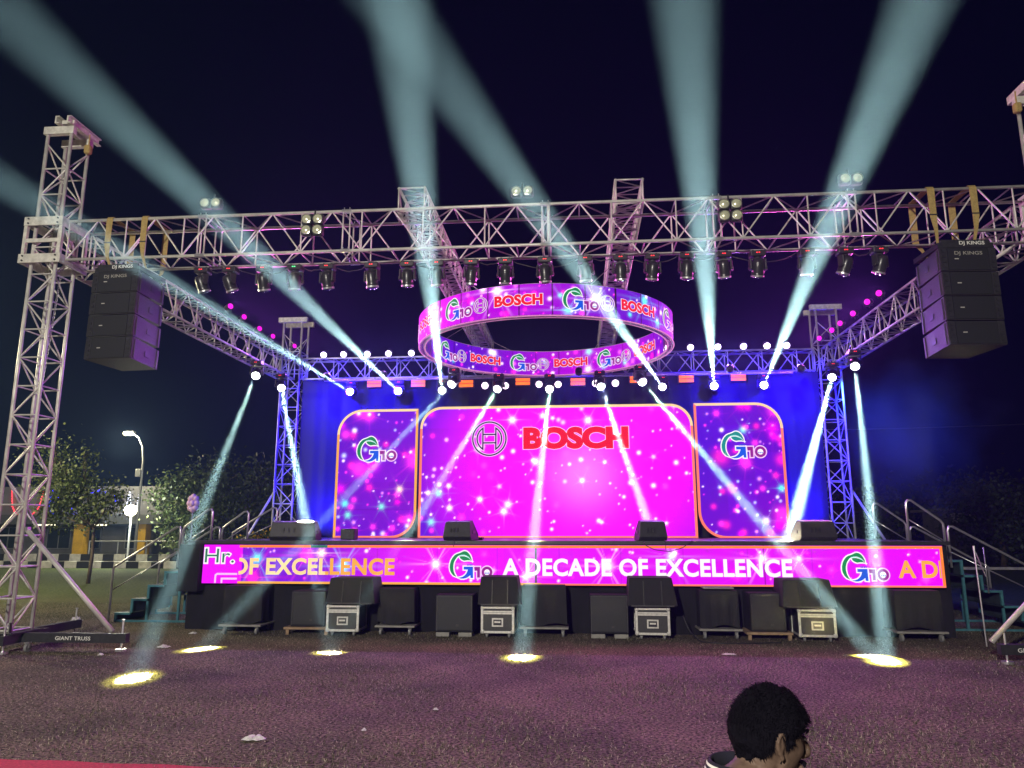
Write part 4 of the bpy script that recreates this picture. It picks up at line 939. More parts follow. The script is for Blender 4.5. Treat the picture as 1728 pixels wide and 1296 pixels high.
def fill_speaker(lab, x, w, z0, z1, y=11.62, d=.66, sl=.05):
    t = thing('slant_speaker', lab, 'speaker', (x, y, z0), 'black speakers lying on the flight cases'); m = MB(); h = z1 - z0
    vs = [(-w / 2 - .02, 0, .03), (w / 2 + .02, 0, .03), (w / 2 + .02, d, 0), (-w / 2 - .02, d, 0), (-w / 2 + sl * .4, .07, h), (w / 2 - sl, .07, h), (w / 2 - sl, d, h), (-w / 2 + sl * .4, d, h)]
    vs = [(a, b, max(c, .0)) for a, b, c in vs]
    m.add(vs, [(0, 3, 2, 1), (4, 5, 6, 7), (0, 1, 5, 4), (1, 2, 6, 5), (2, 3, 7, 6), (3, 0, 4, 7)]); o = m.build('cabinet', M['cover'], t, world=False); b = o.modifiers.new('b', 'BEVEL'); b.width = .014; b.segments = 2
    for s in (-.18, .2): MB().box((s * w, .028, h * .5), (.008, .03, h * .8), M4=Matrix.Rotation(R_(-9), 3, 'X')).build('grille_rib', M['black'], t, world=False)
    m = MB(); m.box((0, -.004, .035), (w * .9, .012, .02)); m.build('lower_rail', M['case_ply'], t, world=False)
for (x, w, z0, z1), lab in zip(((-3.49, .74, .462, .87), (-1.19, .62, .462, .90), (1.10, .70, .462, .90), (3.37, .74, .462, .885)), ('black sloping speaker on the case, below the word EXCELLENCE in gold', 'black sloping speaker on the case, below the leaf logo', 'black sloping speaker on the case, below the words OF EXCELLENCE in white', 'black sloping speaker on the yellow-lit case')):
    fill_speaker(lab, x, w, z0, z1)
def sub(lab, x, y, w, z0, h, base, rz=0):
    t = thing('subwoofer', lab, 'subwoofer', (x, y, z0), 'subwoofers before the stage'); Q = Matrix.Rotation(rz, 3, 'Z')
    m = MB(); m.bev(Q @ Vector((0, .27, h / 2)), (w, .54, h), .012, Q); m.build('cabinet', M['cover'], t, world=False)
    m = MB(); m.box(Q @ Vector((0, -.004, h / 2)), (w - .07, .014, h - .07), rz); g_ = m.build('grille', M['grille'], t, world=False)
    m = MB()
    for s in (-1, 1): m.box(Q @ Vector((s * (w / 2 - .022), -.003, h / 2)), (.018, .02, h - .04), rz)
    m.box(Q @ Vector((0, -.003, h - .022)), (w - .06, .02, .018), rz); m.build('frame', M['black'], t, world=False)
    m = MB(); m.box(Q @ Vector((.05, -.014, .10)), (.04, .006, .03), rz); m.build('badge', M['cabinet'], g_, world=False)
    if base == 'bench':
        m = MB(); m.lohi((x - w / 2 - .08, y - .06, z0 - .036), (x + w / 2 + .07, y + .56, z0 - .003))
        for sx in (-1, 1):
            for yy in (y - .03, y + .5): m.lohi((x + sx * (w / 2 + .03) - .025, yy, 0), (x + sx * (w / 2 + .03) + .025, yy + .05, z0 - .038))
        tag(m.build('wooden_bench', M['wood']), 'low wooden bench under the ' + lab, 'bench', 'wooden supports under the subwoofers')
    else:
        for sx, nm in ((-1, 'left'), (1, 'right')):
            m = MB(); m.bev((x + sx * w * .30, y + .10, z0 / 2 - .001), (w * .36, .24, z0 - .004), .006); tag(m.build('wooden_block', M['white_board']), 'pale wooden block at the %s under the %s' % (nm, lab), 'block', 'wooden supports under the subwoofers')
sub('grey-fronted subwoofer beside the lit flight case', -4.23, 11.86, .56, .12, .54, 'bench'); sub('black subwoofer below the leaf logo', -1.91, 11.84, .58, .065, .555, 'blocks')
sub('black subwoofer below the word DECADE', .465, 11.84, .58, .065, .57, 'blocks'); sub('black subwoofer below the word EXCELLENCE', 2.82, 11.86, .52, .12, .555, 'bench')
def covered(lab, x0, x1, y, z1, seed, board=True, bz=.15):
    """a box under a loose black cover on a wheeled board"""
    rnd = random.Random(seed); m = MB(); rows = 8; P = []
    per = [(x0 + (x1 - x0) * i / 14, y) for i in range(15)] + [(x1, y + .55 * i / 10) for i in range(1, 11)] + [(x1 - (x1 - x0) * i / 14, y + .55) for i in range(1, 15)] + [(x0, y + .55 - .55 * i / 10) for i in range(1, 10)]
    n = len(per); cx, cy = (x0 + x1) / 2, y + .275; vs = []
    for j in range(rows + 1):
        k = j / rows
        for i, (a, b) in enumerate(per):
            w_ = .018 * (1 - k) * math.sin(i * 1.7 + seed) + .012 * (1 - k) * math.sin(i * .7 + 2 * seed); sc = 1 - .03 * k + w_ - (.03 if j == rows else 0)
            zb = bz + .02 + (.03 * math.sin(i * .45 + seed)) * (1 - k); vs.append((cx + (a - cx) * sc, cy + (b - cy) * sc, zb + (z1 - zb) * k))
    fs = [(j * n + i, j * n + (i + 1) % n, (j + 1) * n + (i + 1) % n, (j + 1) * n + i) for j in range(rows) for i in range(n)] + [tuple(range(rows * n, rows * n + n))]
    m.add(vs, fs); tag(m.build('covered_box', M['cover'], None), lab, 'covered box', 'covered boxes before the stage')
    if board:
        d = thing('dolly', 'pale wheeled board under the ' + lab, 'dolly', ((x0 + x1) / 2, y + .25, 0), 'wheeled boards under covered boxes')
        m = MB(); m.bev(((x0 + x1) / 2, y + .25, bz - .018), (x1 - x0 + .05, .64, .03), .006); m.build('board', M['white_board'], d)
        for sx in (x0 + .06, x1 - .06):
            for yy in (y, y + .48):
                m = MB(); m.tube((sx - .018, yy, .05), (sx + .018, yy, .05), .05, 14); m.box((sx, yy, .112), (.07, .07, .012)); m.box((sx, yy, .08), (.045, .02, .06)); m.build('caster_wheel', M['wheel'], d)
covered('tall cloth-covered box beside the street-lamp-side stairs', -5.62, -4.98, 11.85, .73, 1); covered('cloth-covered box right of the lit flight case', -3.14, -2.56, 11.95, .70, 2)
covered('cloth-covered box crossed by the pale vertical beam', -.88, -.18, 11.95, .76, 3); covered('cloth-covered box under a white tray, below the word EXCELLENCE', 1.83, 2.42, 11.95, .70, 4); covered('cloth-covered box at the cable-side end of the stage', 4.66, 5.34, 11.9, .72, 5)
m = MB(); m.bev((2.13, 12.1, .735), (.46, .3, .03), .012); tag(m.build('tray', M['white_board']), 'thin white tray lying on a covered box below the slogan', 'tray')
cable('cable', 'dark cable trailing from a flight case over the lawn', [(1.55, 11.75, .35), (1.62, 11.7, .15), (1.75, 11.55, .012), (2.0, 11.4, .010), (2.4, 11.45, .010), (2.9, 11.55, .010)], .009)

# ---------------------------------------------------------------- stairs at both ends
def stairs(lab, xs, xe, y0, y1, n, z0, z1):
    t = thing('stage_stairs', lab, 'stairs', ((xs + xe) / 2, (y0 + y1) / 2, 0), 'stairs at the ends of the stage'); sg = 1 if xe > xs else -1; w = (xe - xs) / n
    ms = {y0: MB(), y1: MB()}; tr = MB()
    for i in range(n):
        z = z0 + (z1 - z0) * i / (n - 1); a, b = xs + w * i, xs + w * (i + 1); zp = 0 if i == 0 else z0 + (z1 - z0) * (i - 1) / (n - 1)
        lo, hi = sorted((a, b)); tr.lohi((lo, y0 + .03, z - .03), (hi, y1 - .03, z - .004)); r0, r1 = sorted((a, a + sg * .02)); tr.lohi((r0, y0 + .03, zp + .002), (r1, y1 - .03, z - .032))
        for y in (y0, y1):
            m = ms[y]; m.lohi((lo, y - .02, z - .036), (hi, y + .02, z)); r0, r1 = sorted((a, a + sg * .04)); m.lohi((r0, y - .02, zp + .002), (r1, y + .02, z - .038))
            if i in (2, 4): m.lohi((r0, y - .018, .04), (r1, y + .018, zp - .04))
    for y in (y0, y1): lo, hi = sorted((xs, xe)); ms[y].lohi((lo, y - .02, 0), (hi, y + .02, .035)); ms[y].build('side_frame', M['teal'], t)
    tr.build('tread', M['tread'], t)
    return t
def rail(t, pts, mids, r=.02):
    m = MB(); m.path(pts, r, 8); o = m.build('handrail', M['steel'], t, True)
    for p, q in mids: MB().tube(p, q, r * .55, 6).build('rail_bar', M['steel'], o, True)
tL = stairs('dark steel stairs with thin handrails at the street-lamp end of the stage', -8.25, -6.52, 13.2, 14.5, 6, .16, 1.36)
for y in (13.1, 14.6):
    rail(tL, [(-8.30, y, 0), (-8.30, y, .93), (-8.26, y, .97), (-7.17, y, 1.66), (-7.12, y, 1.66), (-7.10, y, 1.60), (-7.10, y, .95)], [((-8.29, y, .55), (-7.10, y, 1.25))])
    rail(tL, [(-7.05, y, 1.0), (-7.05, y, 1.62), (-7.0, y, 1.68), (-6.62, y, 1.96), (-6.56, y, 1.97), (-6.53, y, 1.92), (-6.53, y, 1.43)], [((-7.04, y, 1.35), (-6.53, y, 1.7))])
rail(tL, [(-6.35, 15.6, 1.43), (-6.35, 15.6, 2.0), (-6.38, 15.6, 2.06), (-6.44, 15.6, 2.07), (-7.3, 15.6, 1.55), (-7.3, 15.6, 1.2)], [((-6.36, 15.6, 1.75), (-7.3, 15.6, 1.33))])
tR = stairs('dark steel stairs with thin handrails at the cable end of the stage', 7.45, 5.74, 13.2, 14.5, 6, .16, 1.36)
for y, x0 in ((13.1, 5.95), (14.6, 5.98)):
    rail(tR, [(x0 - .48, y, 1.43), (x0 - .48, y, 2.04), (x0 - .45, y, 2.09), (x0 - .40, y, 2.09), (x0 + .04, y, 1.76), (x0 + .08, y, 1.70), (x0 + .08, y, 1.05)], [((x0 - .47, y, 1.78), (x0 + .08, y, 1.42))])
    rail(tR, [(x0 + .14, y, 1.0), (x0 + .14, y, 1.60), (x0 + .17, y, 1.66), (x0 + .22, y, 1.66), (7.36, y, .98), (7.42, y, .95), (7.42, y, 0)], [((x0 + .15, y, 1.25), (7.42, y, .58)), ((6.62, y, .6), (6.62, y, 1.33))])
m = MB(); m.tube((5.68, 11.5, 1.34), (5.70, 11.5, .0), .011, 8); m.tube((5.68, 11.5, 1.34), (5.80, 11.5, .95), .008, 6); m.tube((5.68, 11.5, 1.32), (5.68, 11.5, 1.38), .016, 8)
tag(m.build('prop_pole', M['steel']), 'thin bright pole leaning before the cable-side stairs', 'pole')

# ---------------------------------------------------------------- trees and plants
def leaves(name, blobs, n, size, mats, parent, seed, droop=.3):
    rng = np.random.default_rng(seed); V = []
    vol = np.array([b[1][0] * b[1][1] * b[1][2] for b in blobs]) ** .75; vol /= vol.sum()
    clump = []
    for (c, r), k in zip(blobs, vol):
        m = max(6, int(k * n / 14)); u = rng.normal(size=(m, 3)); u /= np.linalg.norm(u, axis=1)[:, None]; u *= (rng.random((m, 1)) ** .45) * (.75 + .45 * rng.random((m, 1)))
        clump.append(np.array(c) + u * np.array(r))
    cl = np.concatenate(clump); per = max(3, n // len(cl)); P = np.repeat(cl, per, 0) + rng.normal(size=(len(cl) * per, 3)) * size * 2.0; n = len(P)
    d = rng.normal(size=(n, 3)); d[:, 2] -= droop; d /= np.linalg.norm(d, axis=1)[:, None]; e = np.cross(d, rng.normal(size=(n, 3))); e /= np.linalg.norm(e, axis=1)[:, None]
    s = size * rng.uniform(.6, 1.3, (n, 1)); Q = np.stack([P, P + d * s * .5 + e * s * .28, P + d * s, P + d * s * .5 - e * s * .28], 1) - np.array(wloc(parent))
    me = bpy.data.meshes.new(name); me.vertices.add(n * 4); me.vertices.foreach_set('co', Q.astype(np.float32).ravel()); me.loops.add(n * 4); me.loops.foreach_set('vertex_index', np.arange(n * 4, dtype=np.int32)); me.polygons.add(n)
    me.polygons.foreach_set('loop_start', np.arange(0, n * 4, 4, dtype=np.int32)); me.polygons.foreach_set('loop_total', np.full(n, 4, np.int32)); me.update(calc_edges=True)
    for m in mats: me.materials.append(m)
    if len(mats) > 1: me.polygons.foreach_set('material_index', np.repeat(rng.integers(0, len(mats), len(cl)), per).astype(np.int32))
    o = bpy.data.objects.new(name, me); C.objects.link(o); o.parent = parent; return o
def tree(name, label, base, blobs, n, size, mats, seed, r=.09, group=None, cat='tree'):
    t = thing(name, label, cat, base, group); rnd = random.Random(seed); b = Vector(base); m = MB()
    top = sum((Vector(c) for c, _ in blobs), Vector()) / len(blobs); fork = b.lerp(Vector((b.x, b.y, top.z)), .55)
    m.path([b, b.lerp(fork, .5) + Vector((rnd.uniform(-.05, .05), 0, 0)), fork, fork.lerp(top, .6)], [r, r * .85, r * .7, r * .4], 8)
    for c, rr in blobs:
        c = Vector(c); q = c + Vector((0, 0, rr[2] * .6)); m.path([fork, fork.lerp(c, .55) + Vector((rnd.uniform(-.1, .1), rnd.uniform(-.1, .1), -.05)), c, q], [r * .5, r * .36, r * .24, r * .08], 6)
        for k in range(5):
            e = c + Vector((rnd.uniform(-1, 1) * rr[0], rnd.uniform(-1, 1) * rr[1], rnd.uniform(-.4, 1) * rr[2])) * .8; m.path([fork.lerp(c, .7), c.lerp(e, .5), e], [r * .2, r * .14, r * .06], 5)
    m.build('trunk', M['trunk'], t, True); leaves('crown', blobs, n, size, mats, t, seed)
    return t
def leafy(m, k=.45):
    nt = m.node_tree; b = nt.nodes['Principled BSDF']; t = nt.nodes.new('ShaderNodeBsdfTranslucent'); x = nt.nodes.new('ShaderNodeMixShader'); o = nt.nodes['Material Output']; x.inputs[0].default_value = k
    if b.inputs['Base Color'].is_linked: nt.links.new(b.inputs['Base Color'].links[0].from_socket, t.inputs['Color'])
    else: t.inputs['Color'].default_value = b.inputs['Base Color'].default_value
    nt.links.new(b.outputs[0], x.inputs[1]); nt.links.new(t.outputs[0], x.inputs[2]); nt.links.new(x.outputs[0], o.inputs['Surface']); return m
LG = [leafy(M['leaf']), mat('leaf_light', (.115, .14, .045), .5, noise_amt=.3, scale=3), mat('leaf_deep', (.06, .09, .032), .5, noise_amt=.3, scale=3)]
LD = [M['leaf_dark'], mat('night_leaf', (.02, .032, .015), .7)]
tree('young_tree', 'young green tree with upright leafy shoots beside the front truss tower', (-14.9, 22.3, 0),
     [((-16.35, 22.2, 3.7), (.16, .18, .85)), ((-16.85, 22.3, 3.1), (.15, .18, .45)), ((-15.4, 22.2, 3.55), (.16, .18, .75)), ((-15.9, 22.1, 3.1), (.2, .25, .5)), ((-15.6, 22.1, 2.75), (.65, .55, .40)), ((-14.35, 22.2, 2.6), (.48, .4, .34)), ((-16.2, 22.3, 2.2), (.45, .4, .32)), ((-15.0, 22.2, 2.15), (.42, .4, .28)), ((-17.3, 22.4, 4.0), (.12, .15, .15))], 5600, .115, LG, 2, .06)
tree('lit_tree', 'bushy tree turned bright yellow-green by the street light beside it', (-18.4, 34.6, 0), [((-19.35, 34.2, 3.3), (.55, .5, .45)), ((-18.6, 34.6, 3.7), (.8, .6, .5)), ((-18.0, 34.6, 2.5), (.9, .8, .9)), ((-18.9, 34.2, 2.2), (.5, .5, .5)), ((-18.6, 34.4, 1.5), (.6, .5, .5))], 7000, .18, LG, 5, .12)
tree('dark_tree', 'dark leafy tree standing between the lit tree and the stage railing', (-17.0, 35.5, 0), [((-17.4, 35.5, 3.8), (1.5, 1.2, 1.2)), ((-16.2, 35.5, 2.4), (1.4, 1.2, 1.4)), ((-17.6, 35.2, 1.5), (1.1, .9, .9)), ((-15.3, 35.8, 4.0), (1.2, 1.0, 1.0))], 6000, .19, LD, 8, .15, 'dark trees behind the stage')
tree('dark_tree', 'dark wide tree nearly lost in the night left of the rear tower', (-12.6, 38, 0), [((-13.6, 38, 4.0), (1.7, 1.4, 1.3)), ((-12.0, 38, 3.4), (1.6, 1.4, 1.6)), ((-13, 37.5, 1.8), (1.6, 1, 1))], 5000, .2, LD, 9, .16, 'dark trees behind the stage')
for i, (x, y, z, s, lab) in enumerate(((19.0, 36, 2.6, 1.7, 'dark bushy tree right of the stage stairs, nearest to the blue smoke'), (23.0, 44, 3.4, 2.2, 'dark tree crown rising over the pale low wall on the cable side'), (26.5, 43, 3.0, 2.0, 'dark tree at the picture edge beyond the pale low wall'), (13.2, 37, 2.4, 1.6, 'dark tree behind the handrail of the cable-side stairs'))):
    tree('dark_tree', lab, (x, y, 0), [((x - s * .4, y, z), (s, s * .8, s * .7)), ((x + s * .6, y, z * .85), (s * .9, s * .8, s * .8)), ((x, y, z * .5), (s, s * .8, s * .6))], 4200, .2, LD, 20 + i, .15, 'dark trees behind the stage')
fw = []
rnd = random.Random(77)
for i in range(46): x = -75 + 150 * i / 45; fw.append(((x + rnd.uniform(-1, 1), 78 + rnd.uniform(-4, 4), rnd.uniform(1.5, 3)), (3.2, 3, rnd.uniform(2.2, 4.2))))
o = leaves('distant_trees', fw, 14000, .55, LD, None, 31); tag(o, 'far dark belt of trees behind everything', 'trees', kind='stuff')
b = thing('flowering_shrub', 'small yellow flowering shrub seen through the stair railing', 'shrub', (-10.6, 24, 0))
MB().path([(-10.6, 24, 0), (-10.6, 24, .8)], [.03, .01], 6).build('stem', M['trunk'], b); leaves('foliage', [((-10.9, 24, .9), (.4, .4, .55)), ((-10.2, 24, 1.1), (.45, .4, .5)), ((-9.6, 24, 1.25), (.4, .4, .35))], 900, .10, [M['leaf'], M['yellow']], b, 6)
b = thing('balloon_bunch', 'pink balloon bunch on a thin stick beside the slanting left beam', 'balloons', (-10.55, 20, 0))
m = MB(); m.tube((-10.5, 20, 0), (-10.55, 20, 2.1), .014, 6); m.build('stick', M['steel'], b)
m = MB()
for k in range(9):
    a = k * 2 * math.pi / 8; c = (-10.55 + (.105 * math.cos(a) if k < 8 else 0), 20 - (.03 if k == 8 else 0), 2.33 + (.17 * math.sin(a) if k < 8 else 0)); m.lathe([(.004, -.10), (.055, -.07), (.082, 0), (.055, .07), (.004, .10)], 12, Matrix.Translation(c))
m.build('balloons', M['pink'], b, True)

# ---------------------------------------------------------------- street lamps and far buildings
sl = thing('street_lamp', 'tall curved street lamp glowing yellow beside the young tree', 'street lamp', (-24.2, 40, 0))
m = MB(); m.path([(-24.2, 40, 0), (-24.22, 40, 3), (-24.22, 40, 5.4), (-24.32, 40, 6.2), (-24.6, 40, 6.75), (-25.0, 40, 7.0)], [.09, .075, .06, .05, .045, .04], 10); m.build('pole', M['pole'], sl, True)
m = MB(); m.bev((-25.2, 40, 7.06), (.62, .30, .12), .04); lh = m.build('lamp_head', M['pole'], sl)
m = MB(); m.bev((-25.22, 39.98, 6.97), (.5, .34, .14), .06); m.build('lamp_lens', M['lamp'], lh)
m = MB(); m.bev((-24.42, 40, 4.75), (.3, .2, .42), .02); m.build('control_box', M['pole'], sl)
yl = thing('yard_lamp', 'glaring low yard lamp in front of the lit building', 'lamp', (-20.3, 33.0, 0))
m = MB(); m.path([(-20.3, 33.0, 0), (-20.3, 33.0, 2.3)], .05, 10); m.build('pole', M['pole'], yl)
m = MB(); m.lathe([(.01, -.26), (.2, -.19), (.28, 0), (.2, .19), (.01, .26)], 16, Matrix.Translation((-20.3, 32.9, 2.5))); m.build('lamp_globe', M['lamp'], yl, True)
def point(name, parent, p, power, col, rad):
    l = bpy.data.lights.new(name, 'POINT'); l.energy = power; l.color = col; l.shadow_soft_size = rad; o = bpy.data.objects.new(name, l); C.objects.link(o); o.parent = parent; o.location = Vector(p) - (wloc(parent) if parent else Vector()); return o
point('lamp_light', sl, (-25.2, 39.7, 6.6), 1500, (1, .90, .55), .25); point('lamp_light', yl, (-20.3, 32.55, 2.5), 1100, (.95, 1, .80), .2)

fill_lamp = dup(sl); fill_lamp.location = (-19.5, 15.5, 0); fill_lamp['label'] = 'added copy of the curved street lamp, unseen, lighting the young tree'; fill_lamp['group'] = 'street lamps along the road'; sl['group'] = 'street lamps along the road'  # unseen lamp, added to brighten the young tree and the lawn near it
ll = [c for c in fill_lamp.children if c.type == 'LIGHT'][0]; ll.location = (1.2, -.3, 6.6); ll.data = ll.data.copy(); ll.data.energy = 4500
bl = thing('low_building', 'low building with pale sign band, yellow pillars and coloured string lights', 'building', (-32, 46, 0))
m = MB(); m.lohi((-58, 45.5, .14), (-22.5, 45.7, 2.6)); m.build('wall', M['wall'], bl)
m = MB(); m.lohi((-58, 41.9, 1.95), (-22.3, 45.48, 2.50)); m.build('canopy', mat('grey_canopy', (.10, .105, .11), .7), bl)
m = MB(); m.lohi((-58, 42.3, 2.503), (-22.6, 42.5, 4.15)); m.build('sign_band', M['fascia'], bl)
m = MB(); m.lohi((-58, 42.51, 4.0), (-22.6, 52, 4.1)); m.build('roof', M['wall'], bl)
for x in (-45.6, -37.2, -29.0, -25.2): m = MB(); m.lohi((x - .3, 42.05, .14), (x + .3, 42.6, 1.947)); m.build('pillar', M['yellow'], bl)
for x in (-41, -36, -32.6, -30.6, -27.4, -24.0):
    m = MB(); m.lohi((x - .75, 45.42, .5), (x + .75, 45.47, 1.75)); f_ = m.build('window', M['glass'], bl); m = MB()
    for a, b_, c, d_ in ((-.8, .8, .45, .5), (-.8, .8, 1.75, 1.8), (-.8, -.75, .5, 1.75), (.75, .8, .5, 1.75), (-.02, .02, .5, 1.75)): m.lohi((x + a, 45.38, c), (x + b_, 45.415, d_))
    m.build('window_frame', M['pole'], f_)
for x in (-40, -34.8, -31.2, -28.0): m = MB(); m.lohi((x - .6, 42.1, 1.86), (x + .6, 42.2, 1.945)); m.build('tube_light', M['tube'], bl)
def string(label, pts, key, step=.14, r=.045):
    m = MB(); P = [Vector(p) for p in pts]
    for a, b_ in zip(P, P[1:]):
        n = max(1, int((b_ - a).length / step))
        for i in range(n):
            c = a.lerp(b_, i / n); m.add([c + Vector(v) * r for v in ((1, 0, 0), (0, 1, 0), (-1, 0, 0), (0, -1, 0), (0, 0, 1), (0, 0, -1))], [(0, 1, 4), (1, 2, 4), (2, 3, 4), (3, 0, 4), (1, 0, 5), (2, 1, 5), (3, 2, 5), (0, 3, 5)])
    m.path([p + Vector((0, .03, 0)) for p in P], .012, 4); tag(m.build('string_light', M[key]), label, 'string lights', 'string lights on the building')
yy = 42.2
def arc(cx, cz, r, a0, a1, n=9, sx=1): return [(cx + sx * r * math.cos(R_(a0 + (a1 - a0) * i / n)), yy, cz + r * math.sin(R_(a0 + (a1 - a0) * i / n))) for i in range(n + 1)]
string('red string lights hanging in a wide U on the sign band behind the truss tower', [(-33.6, yy, 3.9)] + arc(-32.6, 3.3, .9, 180, 360) + [(-31.6, yy, 3.9)], 'string_red')
string('red string lights in a shallow swag at the picture edge', arc(-35.2, 3.5, 1.0, 200, 340), 'string_red')
string('blue string lights bent like a deep hook beside the red U', [(-31.0, yy, 3.95), (-31.1, yy, 3.2)] + arc(-30.6, 3.0, .5, 180, 330), 'string_blue', .09, .06)
string('blue string lights forming a bright loop left of the young tree', arc(-30.2, 3.6, .45, 20, 290), 'string_blue', .09, .06)
string('blue string lights in a low bowl left of the young tree', arc(-29.2, 3.0, .55, 190, 350), 'string_blue', .09, .06)
string('blue string lights in a short wavy line near the top of the sign band', [(-28.9, yy, 3.9), (-28.4, yy, 3.75), (-28.0, yy, 3.95), (-27.6, yy, 3.7)], 'string_blue', .09, .06)
string('short blue string lights peeping out right of the young tree trunk', [(-27.1, yy, 3.6), (-27.0, yy, 3.2)], 'string_blue', .09, .06)
string('white string lights hanging straight beside the glaring yard lamp', [(-25.6, yy, 3.8), (-25.7, yy, 2.7)], 'string_white', .15); string('white string lights in an upside-down V by the street lamp', [(-26.4, yy, 2.7), (-26.2, yy, 3.8), (-26.0, yy, 2.7)], 'string_white', .15)
fc = thing('pipe_fence', 'low grey pipe fence along the far kerb', 'fence', (-22, 38.6, 0))
for i in range(9): x = -26 + i * 1.6; MB().tube((x, 38.7, .1), (x, 38.7, 1.05), .035, 6).build('post', M['pole'], fc)
m = MB(); m.tube((-26, 38.7, 1.03), (-13, 38.7, 1.03), .035, 6); m.build('rail', M['pole'], fc)
rb = thing('low_wall_building', 'dim pale low building among the dark trees on the cable side', 'building', (25, 47, 0))
m = MB(); m.lohi((21.8, 46.8, 0), (40, 50, 2.7)); m.build('wall', mat('night_wall', (.10, .095, .08), .9, noise_amt=.4, scale=1), rb); m = MB(); m.lohi((21.3, 46.2, 2.703), (40.5, 50.5, 2.85)); m.build('roof', M['dark_wall'], rb)
m = MB(); m.lohi((22.0, 46.72, 2.05), (23.6, 46.79, 2.6)); m.build('notice_board', mat('pale_board', (.5, .47, .38), .8, noise_amt=.3, scale=2), rb)
k = MB(); k.lohi((15.0, 33.3, 0), (24, 33.55, .10)); tag(k.build('kerb', M['paint_w']), kind='structure')
cable('overhead_cable', 'thin overhead wire crossing the night sky right of the blue smoke', [(7.0, 25.2, 4.86), (10, 25, 4.83), (14.4, 25, 4.93), (24, 25, 5.4)], .008, key='chain')

# ---------------------------------------------------------------- carpet and litter
m = MB(); n = 40; P0 = [(-6.0 + 4.2 * i / n, 5.42 - .030 * (i / n * 4.2) + .012 * math.sin(i * .9) - (0 if i < n - 4 else .03 * (i - n + 4))) for i in range(n + 1)]
m.add([(x, y, .012) for x, y in P0] + [(x + .3, 3.2, .012) for x, y in P0], [(i, i + 1, n + 2 + i, n + 1 + i) for i in range(n)]); m.add([(x, y, .012) for x, y in P0] + [(x, y + .002, .0) for x, y in P0], [(i, n + 1 + i, n + 2 + i, i + 1) for i in range(n)])
tag(m.build('carpet', M['carpet']), 'edge of a red carpet on the grass in the front corner', 'carpet')
def litter(label, x, y, w, d, h, seed, rz=0.):
    rnd = random.Random(seed); m = MB(); n, k = 12, 5; vs = []
    for i in range(n + 1):
        for j in range(k + 1):
            u, v = i / n - .5, j / k - .5; e = (1 - abs(2 * u) ** 3) * (1 - abs(2 * v) ** 3); a = Matrix.Rotation(rz, 2) @ Vector((u * w * (1 + .25 * math.sin(j * 2 + seed)), v * d * (1 + .3 * math.sin(i * 1.3 + seed))))
            vs.append((x + a.x, y + a.y, .008 + h * e * (.35 + .65 * rnd.random())))
    m.add(vs, [(i * (k + 1) + j, (i + 1) * (k + 1) + j, (i + 1) * (k + 1) + j + 1, i * (k + 1) + j + 1) for i in range(n) for j in range(k)])
    o = m.build('crumpled_paper', M['paper']); md = o.modifiers.new('s', 'SOLIDIFY'); md.thickness = .002; tag(o, label, 'litter', 'paper scraps on the lawn')
litter('largest crumpled pale paper on the grass, above the red carpet', -2.53, 6.02, .16, .08, .035, 3, .15)
litter('small paper scrap on the lawn between tower stay and stairs', -9.0, 13.25, .16, .12, .09, 5); litter('small paper scrap right of the brightest tower-side ground spot', -5.75, 10.42, .14, .1, .04, 6); litter('small paper scrap before the dark skirt left of the covered box', -6.05, 11.8, .10, .08, .03, 7)
litter('tiny paper fleck on the grass right of the largest crumpled paper', -1.75, 6.35, .035, .03, .02, 8); litter('pale sheet standing in for lighter straw on the lawn, below the trailing cable', 1.95, 10.45, .16, .08, .02, 9)  # the second sheet here is added for a whitish patch of straw
litter('tiny paper fleck high on the lawn above the largest crumpled paper', -1.3, 7.1, .04, .03, .02, 10); litter('tiny bright fleck on the lawn near the person\'s face', 1.45, 6.2, .06, .02, .012, 12)
litter('small paper flake beside the caster of the tower base', -6.2, 9.7, .06, .05, .03, 13)

# ---------------------------------------------------------------- the person in front
pr = thing('person', 'dark-haired person in navy collared shirt with white stripes, seen from behind', 'person', (.47, 2.13, 0))
HC = Vector((.490, 2.15, 1.066)); FA = R_(16)     # head centre, facing angle
Hm = Matrix.Translation(HC) @ Matrix.Rotation(FA - math.pi / 2, 4, 'Z') @ Matrix.Rotation(R_(-7), 4, 'X')
def head_r(d):
    x, y, z = d; r = 1 / math.sqrt((x / .074) ** 2 + (y / (.098 if y < 0 else .092)) ** 2 + (z / .112) ** 2)
    if z < 0:   # jaw: narrower and pulled back to the neck
        k = min(1, -z * 1.15); r *= 1 - .10 * k * abs(x) - (.20 * k if y < .1 else 0) * (1 - max(0, y))
    b = lambda cx, cz, s: math.exp(-(((x - cx) / s) ** 2 + ((z - cz) / s) ** 2)) * max(0, y)
    r += .006 * b(0, .30, .30) - .007 * (b(.30, .10, .16) + b(-.30, .10, .16)) + .012 * b(0, -.82, .22) + .006 * (b(.45, -.22, .22) + b(-.45, -.22, .22)) + .005 * b(0, -.52, .16) - .003 * b(0, -.66, .08)
    return r
def ball(mb, c, r, Mx=None, n=14, k=10):
    vs = []; fs = []
    for i in range(k + 1):
        t = math.pi * i / k
        for j in range(n): p = 2 * math.pi * j / n; v = Vector((r[0] * math.sin(t) * math.cos(p), r[1] * math.sin(t) * math.sin(p), r[2] * math.cos(t))) + Vector(c); vs.append(Mx @ v if Mx else v)
    for i in range(k):
        for j in range(n): fs.append((i * n + j, i * n + (j + 1) % n, (i + 1) * n + (j + 1) % n, (i + 1) * n + j))
    mb.add(vs, fs)
bm_ = MB(); vs = []; fs = []; NI, NJ = 40, 56
